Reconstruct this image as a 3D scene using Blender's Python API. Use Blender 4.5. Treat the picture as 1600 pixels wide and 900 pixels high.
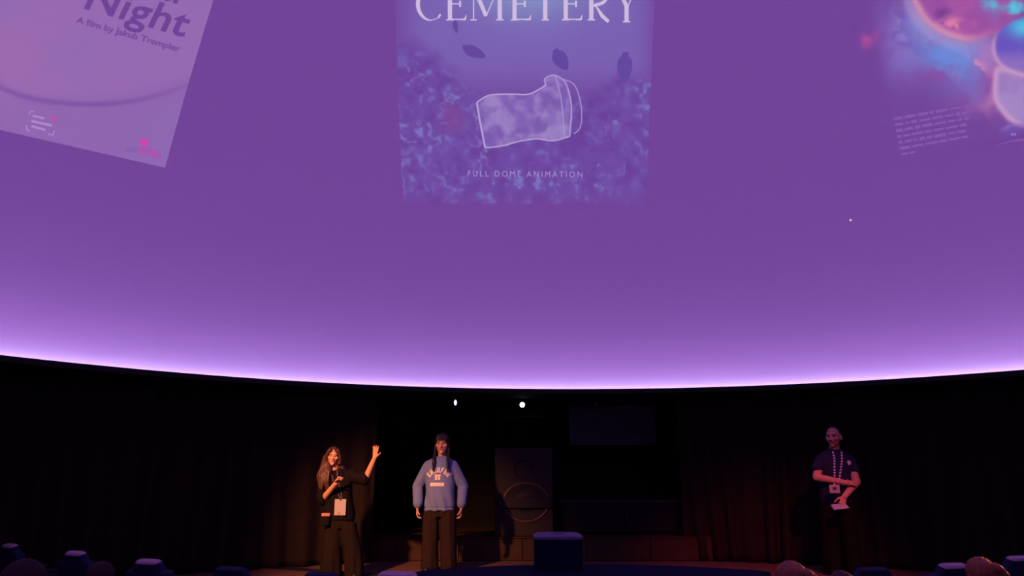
import bpy, bmesh, math, random
import numpy as np
from mathutils import Vector, Matrix, Euler
from mathutils.bvhtree import BVHTree
from mathutils.geometry import tessellate_polygon

for o in list(bpy.data.objects): bpy.data.objects.remove(o)
scene = bpy.context.scene
C = scene.collection
R_ = math.radians
rnd = random.Random(7)

# ------------------------------------------------------------------ camera, world, lights, exposure
CAM = Vector((0, 0, 1.2)); PITCH = R_(14.0); F = 1160.0
cd = bpy.data.cameras.new('camera'); cam = bpy.data.objects.new('camera', cd); C.objects.link(cam)
cd.sensor_width = 36; cd.lens = 36 * F / 1600; cd.clip_start = 0.05; cd.clip_end = 100
cam.location = CAM; cam.rotation_euler = (R_(90) + PITCH, 0, 0)
scene.camera = cam
scene.view_settings.view_transform = 'Standard'; scene.view_settings.look = 'None'
scene.view_settings.gamma = 1; scene.view_settings.exposure = 0.0
scene.view_settings.use_curve_mapping = False
w = bpy.data.worlds.new('world'); scene.world = w; w.use_nodes = True
w.node_tree.nodes['Background'].inputs[0].default_value = (0, 0, 0, 1)

DOME_C = Vector((0.82, 3.2, 2.38)); DOME_R = 7.75       # projection dome: centre of its rim, radius
COVE_A, COVE_B = 23, 39                                 # radiance of the strips: the one under the dome's foot, the one behind the lip
COVE_COL_A, COVE_COL_B = (0.70, 0.55, 1.0), (0.66, 0.34, 1.0)
AMB = np.array((0.084, 0.039, 0.137))                   # what the cove and the room add to the projected picture

def spot(name, loc, target, energy, col, size, blend=0.6, radius=0.15):
    l = bpy.data.lights.new(name, 'SPOT'); o = bpy.data.objects.new(name, l); C.objects.link(o)
    l.energy = energy; l.color = col; l.spot_size = R_(size); l.spot_blend = blend; l.shadow_soft_size = radius
    o.location = loc
    o.rotation_euler = (Vector(target) - Vector(loc)).to_track_quat('-Z', 'Y').to_euler()
    return o
spot('stage_spot_warm', (-3.3, 4.5, 3.3), (-1.65, 9.75, 0.45), 2600, (1.0, 0.33, 0.10), 33, 1.0, 0.10)
spot('stage_spot_red', (3.4, 4.4, 4.2), (3.3, 9.85, -0.1), 900, (1.0, 0.115, 0.045), 31, 0.95, 0.10)
spot('aisle_spot', (6.7, 7.0, 2.2), (2.0, 4.1, 0.75), 800, (1.0, 0.28, 0.10), 22, 0.8, 0.06)

# ------------------------------------------------------------------ helpers
def lin(c):
    c = np.asarray(c, float) / 255.0
    return np.where(c <= 0.04045, c / 12.92, ((c + 0.055) / 1.055) ** 2.4)

def ray(px, py):
    x = (px - 800) / F; y = (450 - py) / F
    d = Vector((x, math.cos(PITCH) - y * math.sin(PITCH), math.sin(PITCH) + y * math.cos(PITCH)))
    return d
def at(px, py, Y):                     # the point at distance Y (world) seen at that pixel
    d = ray(px, py); return CAM + d * (Y / d.y)
def at_z(px, py, z):                   # the point at height z
    d = ray(px, py); return CAM + d * ((z - CAM.z) / d.z)
def on_dome(px, py, off=0.0):
    d = ray(px, py).normalized(); oc = CAM - DOME_C; r = DOME_R - off
    b = oc.dot(d); c = oc.length_squared - r * r
    return CAM + d * (-b + math.sqrt(max(0, b * b - c)))

def mat(name, col, rough=0.7, spec=0.3, var=0.15, scale=8.0, bump=0.0, metallic=0.0, coords='Object'):
    m = bpy.data.materials.new(name); m.use_nodes = True
    nt = m.node_tree; b = nt.nodes['Principled BSDF']
    b.inputs['Roughness'].default_value = rough; b.inputs['Specular IOR Level'].default_value = spec
    b.inputs['Metallic'].default_value = metallic
    tc = nt.nodes.new('ShaderNodeTexCoord'); n = nt.nodes.new('ShaderNodeTexNoise')
    n.inputs['Scale'].default_value = scale; n.inputs['Detail'].default_value = 4
    nt.links.new(tc.outputs[coords], n.inputs['Vector'])
    cr = nt.nodes.new('ShaderNodeMix'); cr.data_type = 'RGBA'
    c = np.array(col)
    cr.inputs['A'].default_value = (*(c * (1 - var)), 1); cr.inputs['B'].default_value = (*np.minimum(c * (1 + var), 1), 1)
    nt.links.new(n.outputs['Fac'], cr.inputs['Factor']); nt.links.new(cr.outputs['Result'], b.inputs['Base Color'])
    if bump:
        bp = nt.nodes.new('ShaderNodeBump'); bp.inputs['Strength'].default_value = bump; bp.inputs['Distance'].default_value = 0.01
        nt.links.new(n.outputs['Fac'], bp.inputs['Height']); nt.links.new(bp.outputs['Normal'], b.inputs['Normal'])
    return m
def mat_attr(name, rough=0.6, spec=0.3):
    m = bpy.data.materials.new(name); m.use_nodes = True
    nt = m.node_tree; b = nt.nodes['Principled BSDF']; b.inputs['Roughness'].default_value = rough
    b.inputs['Specular IOR Level'].default_value = spec
    a = nt.nodes.new('ShaderNodeVertexColor'); a.layer_name = 'Col'
    nt.links.new(a.outputs['Color'], b.inputs['Base Color'])
    return m
def mat_emit(name, col, strength):
    m = bpy.data.materials.new(name); m.use_nodes = True
    b = m.node_tree.nodes['Principled BSDF']; b.inputs['Base Color'].default_value = (*col, 1)
    b.inputs['Emission Color'].default_value = (*col, 1); b.inputs['Emission Strength'].default_value = strength
    return m
SCREEN_ALB = (0.36, 0.34, 0.38)
def mat_screen(name, rgb=None):
    """the dome's matt screen with the picture the projectors put on it; rgb = flat picture colour, None = per-vertex picture"""
    m = bpy.data.materials.new(name); m.use_nodes = True
    nt = m.node_tree; b = nt.nodes['Principled BSDF']
    b.inputs['Base Color'].default_value = (*SCREEN_ALB, 1); b.inputs['Roughness'].default_value = 1; b.inputs['Specular IOR Level'].default_value = 0
    b.inputs['Emission Strength'].default_value = 1
    if rgb is None:
        a = nt.nodes.new('ShaderNodeVertexColor'); a.layer_name = 'Col'
        nt.links.new(a.outputs['Color'], b.inputs['Emission Color'])
    else:
        b.inputs['Emission Color'].default_value = (*pic(rgb), 1)
    m.cycles.emission_sampling = 'NONE'
    return m
def pic(rgb): return np.maximum(lin(rgb) - AMB, 0.0)

def link(name, me, m=None, parent=None, smooth=False):
    o = bpy.data.objects.new(name, me); C.objects.link(o)
    if m: me.materials.append(m)
    if parent: o.parent = parent
    if smooth: me.shade_smooth()
    return o
def mesh(v, f):
    me = bpy.data.meshes.new('m'); me.from_pydata([tuple(p) for p in v], [], f); me.update(); return me
def tag(o, label, cat, group=None):
    o['label'] = label; o['category'] = cat
    if group: o['group'] = group
    return o
def struct(o, label=None):
    o['kind'] = 'structure'
    if label: o['label'] = label
    return o
def empty(name, loc, rz=0):
    o = bpy.data.objects.new(name, None); C.objects.link(o); o.location = loc; o.rotation_euler = (0, 0, rz); o.empty_display_size = 0.1
    return o

def box_mesh(x0, x1, y0, y1, z0, z1, bevel=0.0, seg=2):
    bm = bmesh.new(); bmesh.ops.create_cube(bm, size=1)
    for v in bm.verts:
        v.co = Vector(((x0 + x1) / 2 + v.co.x * (x1 - x0), (y0 + y1) / 2 + v.co.y * (y1 - y0), (z0 + z1) / 2 + v.co.z * (z1 - z0)))
    if bevel: bmesh.ops.bevel(bm, geom=bm.edges[:], offset=bevel, segments=seg, affect='EDGES', profile=0.5)
    me = bpy.data.meshes.new('box'); bm.to_mesh(me); bm.free(); return me
def lathe_mesh(prof, n=48, a0=0.0, a1=2 * math.pi, closed_prof=False):
    full = abs(a1 - a0 - 2 * math.pi) < 1e-6; cols = n if full else n + 1
    v = []; f = []; k = len(prof)
    for i in range(cols):
        a = a0 + (a1 - a0) * i / n
        for r, z in prof: v.append((r * math.sin(a), r * math.cos(a), z))
    for i in range(n):
        j = (i + 1) % cols
        for q in range(k if closed_prof else k - 1):
            q2 = (q + 1) % k
            f.append((i * k + q, i * k + q2, j * k + q2, j * k + q))
    return mesh(v, f)
def tube_mesh(pts, r, n=8):
    s = Shape()
    for a, b in zip(pts[:-1], pts[1:]): s.cone(a, r, b, r, n, 2)
    return mesh(s.v, s.f)
def strap_mesh(pts, nrm, wd, th):
    """flat band through pts; nrm = facing normal per point"""
    v = []; f = []
    for i, p in enumerate(pts):
        p = Vector(p); a = Vector(pts[max(0, i - 1)]); b = Vector(pts[min(len(pts) - 1, i + 1)])
        t = (b - a).normalized(); n_ = Vector(nrm); s = t.cross(n_).normalized()
        for k in ((-1, 0), (1, 0), (1, 1), (-1, 1)): v.append(p + s * wd * 0.5 * k[0] + n_ * th * k[1])
    for i in range(len(pts) - 1):
        for k in range(4): f.append((4 * i + k, 4 * i + (k + 1) % 4, 4 * i + 4 + (k + 1) % 4, 4 * i + 4 + k))
    e = 4 * (len(pts) - 1); f += [(3, 2, 1, 0), (e, e + 1, e + 2, e + 3)]
    return mesh(v, f)

class Shape:
    """closed shapes gathered for a voxel union"""
    def __init__(s): s.v = []; s.f = []
    def rings(s, rings, tipa, tipb):
        b = len(s.v); n = len(rings[0])
        for r in rings: s.v += [Vector(p) for p in r]
        for i in range(len(rings) - 1):
            for k in range(n):
                s.f.append((b + i * n + k, b + i * n + (k + 1) % n, b + (i + 1) * n + (k + 1) % n, b + (i + 1) * n + k))
        s.v.append(Vector(tipa)); t = len(s.v) - 1
        for k in range(n): s.f.append((t, b + (k + 1) % n, b + k))
        s.v.append(Vector(tipb)); t = len(s.v) - 1; e = b + (len(rings) - 1) * n
        for k in range(n): s.f.append((t, e + k, e + (k + 1) % n))
    def cone(s, p0, r0, p1, r1, n=12, nc=4, flat=None, caps=True):
        p0 = Vector(p0); p1 = Vector(p1); d = p1 - p0
        if d.length < 1e-6: d = Vector((0, 0, 1e-4))
        d.normalize(); a = d.orthogonal().normalized(); b = d.cross(a)
        rs = []
        def ring(c, r):
            out = []
            for k in range(n):
                t = 2 * math.pi * k / n; q = (a * math.cos(t) + b * math.sin(t)) * r
                if flat: fv, fs = flat; q = q - fv * (q.dot(fv) * (1 - fs))
                out.append(c + q)
            return out
        if caps:
            for i in range(1, nc + 1): t = math.pi / 2 * (1 - i / nc); rs.append(ring(p0 - d * r0 * math.sin(t), r0 * math.cos(t)))
            for i in range(0, nc): t = math.pi / 2 * i / nc; rs.append(ring(p1 + d * r1 * math.sin(t), r1 * math.cos(t)))
            s.rings(rs, p0 - d * r0, p1 + d * r1)
        else: s.rings([ring(p0, r0), ring(p1, r1)], p0, p1)
    def chain(s, pts, radii, **k):
        for i in range(len(pts) - 1): s.cone(pts[i], radii[i], pts[i + 1], radii[i + 1], **k)
    def ell(s, c, r, rot=None, n=16, m=10):
        c = Vector(c); rs = []
        M = rot or Matrix.Identity(3)
        for i in range(1, m):
            t = math.pi * i / m
            rs.append([c + M @ Vector((r[0] * math.sin(t) * math.cos(2 * math.pi * k / n), r[1] * math.sin(t) * math.sin(2 * math.pi * k / n), r[2] * math.cos(t))) for k in range(n)])
        s.rings(rs, c + M @ Vector((0, 0, r[2])), c - M @ Vector((0, 0, r[2])))
    def loft(s, secs, n=28, power=2.4):
        """secs: (x, y, z, rx, ry) horizontal superellipse sections, flat ends"""
        rs = []
        for x, y, z, rx, ry in secs:
            ring = []
            for k in range(n):
                t = 2 * math.pi * k / n; ct, st = math.cos(t), math.sin(t)
                ring.append(Vector((x + rx * math.copysign(abs(ct) ** (2 / power), ct), y + ry * math.copysign(abs(st) ** (2 / power), st), z)))
            rs.append(ring)
        s.rings(rs, (secs[0][0], secs[0][1], secs[0][2]), (secs[-1][0], secs[-1][1], secs[-1][2]))
    def remesh(s, vox, smooth=4, fac=0.5):
        me = mesh(s.v, s.f)
        bm = bmesh.new(); bm.from_mesh(me); bmesh.ops.recalc_face_normals(bm, faces=bm.faces[:]); bm.to_mesh(me); bm.free()
        o = bpy.data.objects.new('tmp', me); C.objects.link(o)
        md = o.modifiers.new('r', 'REMESH'); md.mode = 'VOXEL'; md.voxel_size = vox
        if smooth:
            sm = o.modifiers.new('s', 'SMOOTH'); sm.factor = fac; sm.iterations = smooth
        dg = bpy.context.evaluated_depsgraph_get(); dg.update()
        out = bpy.data.meshes.new_from_object(o.evaluated_get(dg))
        bpy.data.objects.remove(o); bpy.data.meshes.remove(me)
        out.shade_smooth(); out.materials.clear(); return out

def co_array(me):
    a = np.empty(len(me.vertices) * 3); me.vertices.foreach_get('co', a); return a.reshape(-1, 3)
def set_co(me, a): me.vertices.foreach_set('co', a.ravel()); me.update()
def nrm_array(me):
    a = np.empty(len(me.vertices) * 3); me.vertex_normals.foreach_get('vector', a); return a.reshape(-1, 3)
def set_col(me, rgb):
    at_ = me.color_attributes.new('Col', 'FLOAT_COLOR', 'POINT')
    a = np.ones((len(me.vertices), 4)); a[:, :3] = rgb; at_.data.foreach_set('color', a.ravel())

def vnoise(x, y, seed=0):
    xi = np.floor(x).astype(int); yi = np.floor(y).astype(int); fx = x - xi; fy = y - yi
    fx = fx * fx * (3 - 2 * fx); fy = fy * fy * (3 - 2 * fy)
    def h(a, b):
        n = np.sin(a * 127.1 + b * 311.7 + seed * 74.7) * 43758.5453; return n - np.floor(n)
    return (h(xi, yi) * (1 - fx) + h(xi + 1, yi) * fx) * (1 - fy) + (h(xi, yi + 1) * (1 - fx) + h(xi + 1, yi + 1) * fx) * fy
def fbm(x, y, s, seed=0, oct=4):
    t = 0; a = 0.5; n = 0
    for i in range(oct): t = t + a * vnoise(x / s, y / s, seed + i * 13); n += a; a *= 0.5; s = s / 2.03
    return t / n
def sst(e0, e1, x): t = np.clip((x - e0) / (e1 - e0), 0, 1); return t * t * (3 - 2 * t)

# ------------------------------------------------------------------ materials
M = {}
M['black_paint'] = mat('black_paint', (0.012, 0.011, 0.014), 0.8, 0.2)
M['wall'] = mat('wall_paint', (0.010, 0.009, 0.014), 0.9, 0.1)
M['curtain'] = mat('curtain_velvet', (0.022, 0.015, 0.015), 0.95, 0.05, 0.25, 14)
M['stage'] = mat('stage_floor_vinyl', (0.14, 0.075, 0.065), 0.75, 0.15, 0.15, 3)
M['carpet'] = mat('carpet', (0.02, 0.02, 0.045), 0.95, 0.05, 0.3, 60, 0.2)
M['wood'] = mat('dark_wood', (0.045, 0.024, 0.014), 0.7, 0.2, 0.4, 4)
M['navy_trim'] = mat('navy_trim', (0.012, 0.016, 0.05), 0.6, 0.3)
M['navy'] = mat('navy_fabric', (0.013, 0.022, 0.060), 0.8, 0.25, 0.15, 40, 0.1)
M['navy_gloss'] = mat('navy_laminate', (0.006, 0.009, 0.034), 0.8, 0.04, 0.1, 6)
M['lav_lid'] = mat('lid_plastic', (0.12, 0.10, 0.20), 0.5, 0.4, 0.1, 9)
M['cover'] = mat('headrest_cloth', (0.55, 0.43, 0.47), 0.9, 0.1, 0.1, 20)
M['metal'] = mat('dark_metal', (0.02, 0.02, 0.024), 0.45, 0.4)
M['speaker'] = mat('speaker_box', (0.022, 0.015, 0.013), 0.6, 0.3, 0.2, 5)
M['cone'] = mat('speaker_cone', (0.012, 0.010, 0.010), 0.6, 0.3)
M['copper'] = mat('speaker_ring', (0.10, 0.05, 0.03), 0.4, 0.5)
M['display'] = mat('display_panel', (0.030, 0.030, 0.055), 0.5, 0.3)
M['bezel'] = mat('display_bezel', (0.06, 0.06, 0.08), 0.4, 0.4)
M['lamp_white'] = mat_emit('lamp_white', (1.0, 0.93, 0.98), 6)
M['lamp_dim'] = mat_emit('lamp_dim', (0.75, 0.72, 1.0), 1.6)
M['lamp_off'] = mat('lamp_off', (0.10, 0.10, 0.16), 0.15, 0.6)
M['cove_a'] = mat_emit('cove_strip_pale', COVE_COL_A, COVE_A)
M['cove_b'] = mat_emit('cove_strip_violet', COVE_COL_B, COVE_B)
M['white'] = mat('white_card', (0.40, 0.40, 0.47), 0.8, 0.2, 0.04)
M['skin'] = mat_attr('skin', 0.55, 0.3)
M['hair_black'] = mat('hair_black', (0.012, 0.009, 0.008), 0.45, 0.4, 0.4, 60)
M['hair_brown'] = mat('hair_brown', (0.060, 0.024, 0.018), 0.45, 0.4, 0.4, 60)
M['hair_auburn'] = mat('hair_auburn', (0.34, 0.11, 0.05), 0.5, 0.4, 0.4, 60)
M['hair_grey'] = mat('hair_grey', (0.045, 0.03, 0.028), 0.7, 0.2, 0.4, 60)
M['black_cloth'] = mat('black_cloth', (0.008, 0.006, 0.007), 0.9, 0.1, 0.2, 20)
M['black_trouser'] = mat('black_trousers', (0.013, 0.009, 0.008), 0.9, 0.1, 0.2, 20)
M['brown_trouser'] = mat('brown_trousers', (0.024, 0.014, 0.013), 0.9, 0.1, 0.2, 20)
M['man_trouser'] = mat('dark_trousers', (0.006, 0.005, 0.006), 0.9, 0.1, 0.2, 20)
M['sweater'] = mat('blue_sweatshirt', (0.155, 0.225, 0.50), 0.95, 0.1, 0.1, 25, 0.15)
M['print'] = mat('white_print', (0.85, 0.80, 0.80), 0.8, 0.2, 0.05)
M['polo'] = mat('navy_polo', (0.020, 0.022, 0.055), 0.9, 0.1, 0.15, 25)
M['lanyard_dark'] = mat('dark_lanyard', (0.07, 0.05, 0.11), 0.8, 0.2)
M['shoe'] = mat('black_shoe', (0.012, 0.012, 0.013), 0.5, 0.4)
M['pouch'] = mat('pouch_pink', (0.45, 0.22, 0.20), 0.8, 0.2)
M['aud_cloth'] = mat('audience_clothes', (0.035, 0.028, 0.04), 0.9, 0.1, 0.2, 15)
M['hair_maroon'] = mat('hair_maroon', (0.024, 0.008, 0.012), 0.6, 0.3, 0.4, 60)
def mat_stripe():
    m = mat('striped_lanyard', (0.6, 0.6, 0.75), 0.8, 0.2); nt = m.node_tree
    wv = nt.nodes.new('ShaderNodeTexWave'); wv.wave_type = 'BANDS'; wv.bands_direction = 'Z'; wv.inputs['Scale'].default_value = 9; wv.inputs['Distortion'].default_value = 1
    tc = nt.nodes.new('ShaderNodeTexCoord'); nt.links.new(tc.outputs['Object'], wv.inputs['Vector'])
    cr = nt.nodes.new('ShaderNodeValToRGB'); cr.color_ramp.elements[0].color = (0.04, 0.05, 0.2, 1); cr.color_ramp.elements[1].color = (0.75, 0.75, 0.85, 1)
    cr.color_ramp.elements[0].position = 0.35; cr.color_ramp.elements[1].position = 0.55
    nt.links.new(wv.outputs['Color'], cr.inputs['Fac']); nt.links.new(cr.outputs['Color'], nt.nodes['Principled BSDF'].inputs['Base Color'])
    return m
M['lanyard_stripe'] = mat_stripe()

# ------------------------------------------------------------------ the setting
FLOOR_Z = -0.35                                           # seating floor; the stage floor is z = 0
# dome
prof = [(DOME_R * math.cos(t), DOME_R * math.sin(t)) for t in np.linspace(0, math.pi / 2 - 0.002, 60)]
dome = link('ceiling', lathe_mesh(prof, 160), mat_screen('dome_screen', (115, 68, 152)), smooth=True)
dome.location = DOME_C; struct(dome, 'white projection dome washed in purple light')
# cove trough under the dome's rim
LIP = 7.15
prof = [(7.83, 0.03), (7.83, -0.11), (LIP, -0.11), (LIP, -0.047), (LIP + 0.015, -0.047), (LIP + 0.015, -0.09), (7.79, -0.09), (7.79, 0.03)]
tr = link('trim_1', lathe_mesh(prof, 160, closed_prof=True), M['black_paint']); tr.location = DOME_C; struct(tr, 'black cove ledge running round the foot of the dome')
for r, z, mm, lb in ((7.66, -0.045, 'cove_a', 'pale strip light in the ledge close under the foot of the dome'), (7.20, -0.075, 'cove_b', 'violet strip light in the ledge just behind its front lip')):
    cv = link('cove_light', lathe_mesh([(r, z), (r, z + .022), (r + .022, z + .022), (r + .022, z)], 160, closed_prof=True), M[mm]); cv.location = DOME_C
    tag(cv, lb, 'strip light', 'cove lights round the dome')
# ring ceiling between dome and wall, the round wall itself
OPEN_L, OPEN_R = R_(-20.6), R_(12.2)
rc = link('ceiling_ring', lathe_mesh([(7.84, 0.0), (8.44, 0.0), (8.44, 0.05), (7.84, 0.05)], 120, closed_prof=True), M['black_paint']); rc.location = DOME_C; struct(rc)
def wall(name, a0, a1):
    o = link(name, lathe_mesh([(8.40, FLOOR_Z - 2.43), (8.40, -0.001), (8.53, -0.001), (8.53, FLOOR_Z - 2.43)], 40, a0, a1, True), M['wall'])
    o.location = DOME_C; return struct(o)
wall('wall_left', R_(-115), OPEN_L); wall('wall_right', OPEN_R, R_(115)); wall('wall_rear', R_(115), R_(245))
fl = link('floor', lathe_mesh([(0.001, 0), (8.48, 0)], 96), M['carpet']); fl.location = (DOME_C.x, DOME_C.y, FLOOR_Z); struct(fl)
# stage floor: the front segment of the round room, one step up
def stage_seg():
    v = []; f = []; n = 48; y0 = 8.55; r = 8.39; cx, cy = DOME_C.x, DOME_C.y
    hw = math.sqrt(r * r - (y0 - cy) ** 2); top = []
    for i in range(n + 1):
        x = -hw + 2 * hw * i / n; yb = y0 + 0.55 * (x / hw) ** 2 * 1.0
        yf = cy + math.sqrt(max(r * r - x * x, 0)); top.append((cx + x, min(yb, yf), yf))
    for x, a, b in top: v += [(x, a, FLOOR_Z), (x, a, 0), (x, b, 0), (x, b, FLOOR_Z)]
    for i in range(n):
        for k in range(4): f.append((4 * i + k, 4 * i + 4 + k, 4 * i + 4 + (k + 1) % 4, 4 * i + (k + 1) % 4))
    return mesh(v, f)
st = link('stage_floor', stage_seg(), M['stage']); struct(st, 'brown stage floor')
# navy strip let into the stage floor, curving across its left side
pts = [at_z(x, y, 0.004) for x, y in ((300, 876), (350, 879.5), (400, 884), (440, 887.5), (480, 890.5), (520, 893.5), (560, 897), (600, 901))]
sp = link('trim_2', strap_mesh(pts, (0, 0, 1), 0.20, 0.004), M['navy_trim']); struct(sp, 'navy strip curving across the stage floor')
# recess behind the stage
RX0, RX1, RY0, RY1, RZ = -2.55, 2.85, 10.95, 13.3, 2.62
struct(link('wall_back', box_mesh(RX0 - .1, RX1 + .1, RY1, RY1 + .1, 0, RZ), M['wall']))
struct(link('wall_recess_left', box_mesh(RX0 - .1, RX0, RY0 + 0.1, RY1, 0, RZ), M['wall']))
struct(link('wall_recess_right', box_mesh(RX1, RX1 + .1, RY0 + 0.35, RY1, 0, RZ), M['wall']))
struct(link('ceiling_recess', box_mesh(RX0 - .1, RX1 + .1, 11.2, RY1 + .1, RZ, RZ + .1), M['wall']))
struct(link('trim_3', box_mesh(RX0, RX1, 11.06, 11.20, 2.315, RZ + 0.1), M['black_paint']), 'black lintel over the recess opening')
# raised deck of the recess, faced with boards
DECK = 0.325
dk = link('deck', box_mesh(RX0, RX1, 11.06, RY1, 0, DECK - 0.02), M['wood']); struct(dk, 'raised dark wooden deck in the recess')
link('deck_top', box_mesh(RX0, RX1, 11.04, RY1, DECK - 0.02, DECK), M['wood'], dk)
bd = box_mesh(0, 0.888, -0.02, 0, 0.012, DECK - 0.028, 0.004, 1)
for i in range(6):
    o = link('board', bd, None if i else M['wood'], dk); o.location = (RX0 + 0.9 * i + 0.006, 11.06, 0)

# ------------------------------------------------------------------ curtains
def curtain(name, a0, a1, seed, label):
    r0 = random.Random(seed); Rc = 8.06; ns = int((a1 - a0) * Rc / 0.018); nz = 26
    folds = []; s = 0; L = (a1 - a0) * Rc
    while s < L + 1: wd = r0.uniform(0.17, 0.40); folds.append((s, wd, r0.uniform(0.06, 0.13), r0.uniform(-0.10, 0.10))); s += wd
    starts = [q[0] for q in folds]
    import bisect
    e = empty(name, (DOME_C.x, DOME_C.y, 0))
    v = []; f = []
    for j in range(nz + 1):
        t = j / nz; z = 0.012 + 2.345 * t
        for i in range(ns + 1):
            s = L * i / ns
            q = s + 0.07 * math.sin(1.3 * s + seed) * (1 - t) + 0.05 * math.sin(3.1 * s + 2 * t + seed)
            k = max(0, min(len(folds) - 1, bisect.bisect_right(starts, q) - 1)); st_, wd, am, ln = folds[k]
            u = min(max((q - st_) / wd, 0), 1)
            d = am * (0.55 + 0.6 * (1 - t)) * (0.5 - 0.5 * math.cos(2 * math.pi * u)) ** 0.8
            r = Rc + 0.06 - d; a = a0 + (s + ln * 0.15 * (1 - t) * math.sin(math.pi * u)) / Rc
            v.append((r * math.sin(a), r * math.cos(a), z))
    for j in range(nz):
        for i in range(ns):
            a = j * (ns + 1) + i; f.append((a, a + 1, a + ns + 2, a + ns + 1))
    me = mesh(v, f); o = link('fabric', me, M['curtain'], e, True)
    md = o.modifiers.new('thick', 'SOLIDIFY'); md.thickness = 0.004; md.offset = 1
    link('curtain_track', lathe_mesh([(Rc - 0.03, 2.355), (Rc + 0.03, 2.355), (Rc + 0.03, 2.378), (Rc - 0.03, 2.378)], 30, a0, a1, True), M['metal'], e)
    tag(e, label, 'curtain', 'stage curtains')
curtain('stage_curtain', R_(-66), R_(-19.9), 3, 'black pleated stage curtain behind the woman with raised arm')
curtain('stage_curtain', R_(11.6), R_(58), 11, 'black pleated stage curtain behind the man in navy polo')

# ------------------------------------------------------------------ things in the recess
def disc(bm_prof, n=40): return lathe_mesh(bm_prof, n)
def ylathe(prof, n=40):
    """lathe about the Y axis; prof (radius, y)"""
    me = lathe_mesh(prof, n); a = co_array(me); a = np.stack([a[:, 0], a[:, 2], a[:, 1]], 1); set_co(me, a); return me
sx = 0.17; e = empty('loudspeaker', (sx, 11.36, DECK)); SW, SH = 0.42, 1.235
link('cabinet', box_mesh(-SW, SW, -0.25, 0.35, 0.0, SH, 0.012), M['speaker'], e)
o = link('port', ylathe([(0.001, -0.21), (0.105, -0.21), (0.115, -0.256), (0.135, -0.262), (0.14, -0.245)]), M['cone'], e); o.location = (0.0, 0, 0.925)
wf = link('woofer', ylathe([(0.30, -0.245), (0.315, -0.27), (0.335, -0.27), (0.345, -0.245)], 56), M['copper'], e, True); wf.location = (0.03, 0, 0.47)
wf.scale = (1, 1, 0.82)
link('cone', ylathe([(0.31, -0.262), (0.20, -0.256), (0.10, -0.2525), (0.098, -0.2545), (0.06, -0.268), (0.001, -0.275)], 56), M['cone'], wf, True)
link('crossbar', box_mesh(-0.36, 0.40, -0.305, -0.272, 0.385, 0.535, 0.01), M['cone'], e)
for q in (-0.33, 0.33): link('foot', box_mesh(q - 0.04, q + 0.04, -0.2, 0.3, -0.0, 0.012), M['metal'], e)
tag(e, 'tall brown loudspeaker cabinet with round woofer on the deck', 'loudspeaker')

e = empty('low_cabinet', (1.66, 11.75, DECK))
link('body', box_mesh(-0.93, 0.93, -0.28, 0.28, 0.03, 0.45, 0.006), M['black_paint'], e)
link('top', box_mesh(-0.96, 0.96, -0.31, 0.30, 0.45, 0.485, 0.006), M['metal'], e)
for i in range(2):
    d = link('door', box_mesh(-0.90 + 0.905 * i, -0.005 + 0.905 * i, -0.30, -0.282, 0.05, 0.44, 0.004), M['black_paint'], e)
    link('handle', box_mesh(-0.10 + 0.13 * i, -0.08 + 0.13 * i, -0.32, -0.30, 0.22, 0.32, 0.004), M['metal'], d)
for q in (-0.85, 0.85): link('foot', box_mesh(q - 0.04, q + 0.04, -0.26, 0.26, 0.0, 0.03), M['metal'], e)
tag(e, 'low black two-door cabinet on the deck right of the loudspeaker', 'cabinet')

a = at(890, 695, 12.0); b = at(1022, 622, 12.0)
e = empty('display_screen', ((a.x + b.x) / 2, 12.0, a.z)); hw = (b.x - a.x) / 2; hh = b.z - a.z
link('panel', box_mesh(-hw + .012, hw - .012, 0.0, 0.05, 0.012, hh - .016, 0.004), M['display'], e)
for nm, bb in (('bezel', (-hw, hw, -0.008, 0.055, 0, 0.014)), ('bezel', (-hw, hw, -0.008, 0.055, hh - 0.014, hh)), ('bezel', (-hw, -hw + .014, -0.008, 0.055, 0.014, hh - .014)), ('bezel', (hw - .014, hw, -0.008, 0.055, 0.014, hh - .014))):
    link(nm, box_mesh(*bb, 0.003, 1), M['bezel'], e)
link('hanger', box_mesh(-0.03, 0.03, 0.056, 0.10, 0.3, RZ - a.z, 0.004), M['metal'], e)
tag(e, 'dark flat display screen hanging at the right of the recess', 'screen')

a = at(781, 651, 12.3); b = at(851, 622, 12.3)
e = empty('hanging_panel', ((a.x + b.x) / 2, 12.3, a.z)); hw = (b.x - a.x) / 2
link('board', box_mesh(-hw, hw, 0, 0.03, 0.012, b.z - a.z + 0.1, 0.004), M['black_paint'], e)
link('edge_rail', box_mesh(-hw, hw, -0.008, 0.035, 0, 0.014, 0.003), M['bezel'], e)
for q in (-hw * 0.7, hw * 0.7): link('hanger', box_mesh(q - .012, q + .012, 0.005, 0.025, 0.2, RZ - a.z), M['metal'], e)
tag(e, 'small black panel hanging behind the brighter stage lamp', 'panel')

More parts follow.
